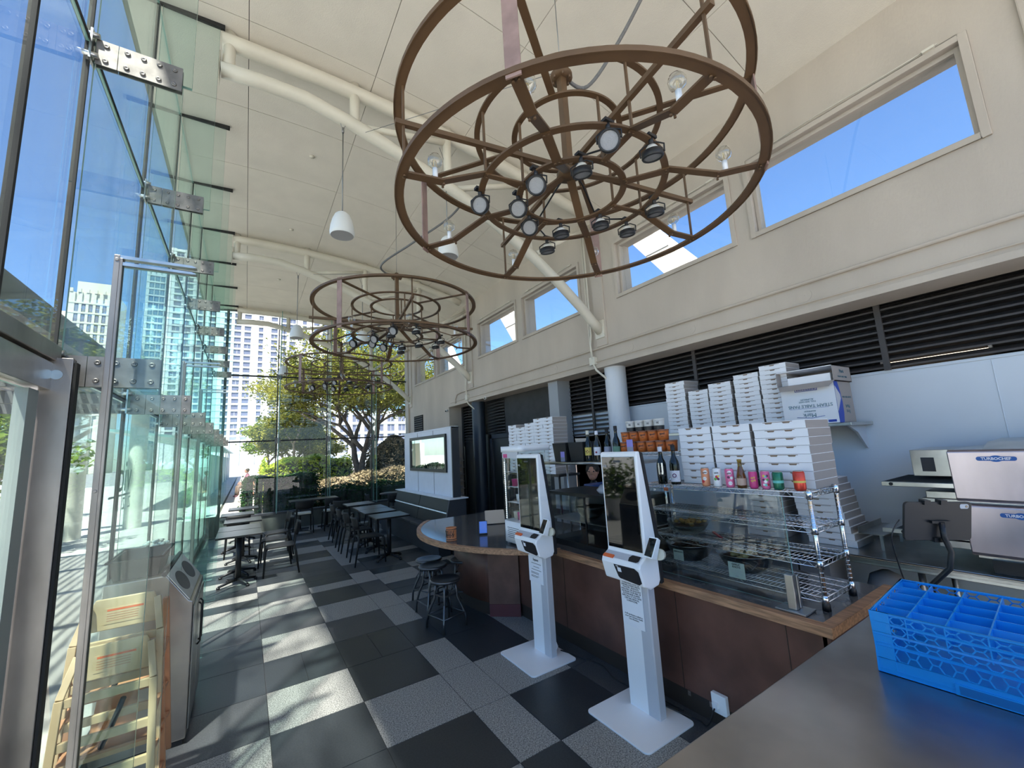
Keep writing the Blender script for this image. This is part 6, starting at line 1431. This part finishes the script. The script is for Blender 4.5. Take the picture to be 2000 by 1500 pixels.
for k in range(7):
    if k == 0: m = MB(); m.lathe([(0, 0), (.06, 0), (.085, .010), (.088, .012), (.084, .013), (.06, .004), (0, .004)], 28); pl0 = m.build('plate', mCREAM); o = pl0
    else: o = pl0.copy(); COL.objects.link(o)
    o.location = (-.585, 4.50, 1.102+k*.0125); tag(o, 'cream plate in the stack on the bin station, %s' % ('bottom one' if k == 0 else 'top one' if k == 6 else pos[k]+' from the bottom' if k < 6 else ''), 'plate', 'stacked cream plates')
rr9 = random.Random(2)
m = MB()
for k in range(26): m.ball((rr9.gauss(0, .028), rr9.gauss(0, .028), .02+rr9.uniform(0, .06)), (rr9.uniform(.012, .026), rr9.uniform(.012, .026), .012), 0, 6)
o = tag(m.build('crumpled_napkins', mat('napkin_white', (.62, .66, .60), .9)), 'heap of crumpled white napkins on the plates at the bin station', 'napkin', kind='stuff'); o.location = (-.585, 4.50, 1.18)
def high_chair(x, y, z, lab, red=False):
    t = thing('high_chair', lab, 'high chair', (x, y, z), 0, 'stacked wooden high chairs')
    W = .20; mt = mWOOD
    for s in (-1, 1):
        m = MB(); m.bar((s*W, -.06, 0), (s*(W-.03), .0, .78), .032, .022, 0, (0, 1, 0)); m.bar((s*(W-.03), .0, .78), (s*(W-.06), .09, .93), .03, .022, 0, (0, 1, 0)); m.build('front_leg', mt, t, bevel=.003)
        m = MB(); m.bar((s*(W+.005), .34, 0), (s*(W-.03), .16, .90), .030, .022, 0, (0, 1, 0)); m.build('rear_leg', mWOODR, t, bevel=.003)
        for pa, pb_ in (((s*(W-.005), -.03, .30), (s*(W-.005), .28, .22)), ((s*(W-.02), .0, .62), (s*(W-.02), .20, .66)), ((s*(W-.015), -.01, .45), (s*(W-.015), .25, .40))): m = MB(); m.bar(pa, pb_, .025, .018); m.build('side_rail', mWOODR, t, bevel=.002)
    for z_, w_ in ((.10, W), (.26, W-.005), (.42, W-.01), (.58, W-.02), (.76, W-.03)):
        m = MB(); m.box(-w_, w_, -.065+z_*.08, -.045+z_*.08, z_-.02, z_+.02); m.build('front_rung', mt, t, bevel=.003)
    m = MB(); m.box(-W+.03, W-.03, .03, .22, .48, .495); m.build('seat', mWOODR, t, bevel=.003)
    m = MB(); m.prism([(-.15, .80), (.15, .80), (.165, .86), (.12, .96), (-.12, .96), (-.165, .86)], .10, .115, 'y'); m.build('back_board', mt, t, bevel=.004)
    m = MB(); m.box(-.08, .09, .098, .10, .83, .91); m.box(-.07, .08, .0975, .098, .895, .905, 1)
    for k in range(4): m.box(-.07, .06, .0975, .098, .88-k*.012, .884-k*.012, 2)
    m.build('warning_label', [mWOOD, mORANGE, mWOODR], t)
    m = MB(); m.prism([(-.10, .50), (.08, .50), (.08, .66), (-.08, .66)], .225, .24, 'y'); m.build('lower_back_board', mWOODR, t)
    m = MB(); m.tube([(-.02, .05, .50), (.02, .02, .60), (.06, .0, .72)], .012, 6); m.build('strap', mBLACK, t)
    return t
high_chair(-.53, 2.98, 0, 'pale wooden high chair in front of the bin station, nearest the camera')
high_chair(-.535, 3.13, .185, 'pale wooden high chair nested on top of the first one')
# window lettering seen from inside
wl_ = thing('window_lettering', 'dark teal shop lettering on the glass, read backwards from inside', 'lettering', (GX-.015, 4.5, 1.645))
text('vid', .36, mTEALP, wl_, frame((0, 0, .13), (0, -1, 0), (0, 0, 1)), 'script_word', .0004, bold=.001)
text('Z   Z   A', .13, mTEALP, wl_, frame((0, .0, -.08), (0, -1, 0), (0, 0, 1)), 'block_word', .0004, bold=.001)
m = MB(); m.box(-.001, .001, -.45, .2, -.015, .0); m.build('underline', mTEALP, wl_)

# terrace planters and umbrella beyond the left glass
for i, (x, y) in enumerate(((-2.9, 5.6), (-3.1, 7.4), (-6.6, 9.4))):
    t = thing('planter', ['grey round planter with a leafy shrub on the terrace, nearest the entrance', 'grey round planter with a leafy shrub on the terrace, under the canopy', 'grey round planter with a leafy shrub on the terrace, by the white umbrella'][i], 'planter', (x, y, -.02), 0, 'terrace planters')
    m = MB(); m.lathe([(0, 0), (.20, 0), (.28, .5), (.29, .52), (.26, .52), (.24, .46), (0, .46)], 28); m.build('pot', mLGREY, t)
    r = random.Random(40+i); m = MB()
    for k in range(900): leaf(m, (r.gauss(0, .22), r.gauss(0, .22), .85+r.gauss(0, .22)), .06, r)
    m.build('foliage', mLF5, t)
t = thing('market_umbrella', 'white market umbrella standing open on the terrace', 'umbrella', (-7.6, 8.0, -.02))
m = MB(); m.cyl((0, 0, 0), (0, 0, 2.7), .03, 12); m.build('pole', mWOOD, t); m = MB(); m.lathe([(1.5, 2.05), (1.5, 2.15), (.75, 2.45), (.05, 2.72), (0, 2.72)], 8, 0, smooth=False); m.build('canopy', mWHITE, t); m = MB(); m.box(-.3, .3, -.3, .3, 0, .08); m.build('base', mLGREY, t)
# tube lamp glimpsed behind the louvre
t = thing('tube_lamp', 'dim warm tube lamp glimpsed behind the dark louvre at the right', 'lamp', (KX+.085, .95, 2.40))
m = MB(); m.cyl((0, -.32, 0), (0, .32, 0), .014, 12); m.build('tube', mat('warm_tube', (.9, .8, .6), .5, emit=(1, .82, .6), estr=1.6), t); m = MB(); m.box(-.02, .02, -.34, -.32, -.03, .03); m.box(-.02, .02, .32, .34, -.03, .03); m.build('end_caps', mLGREY, t)
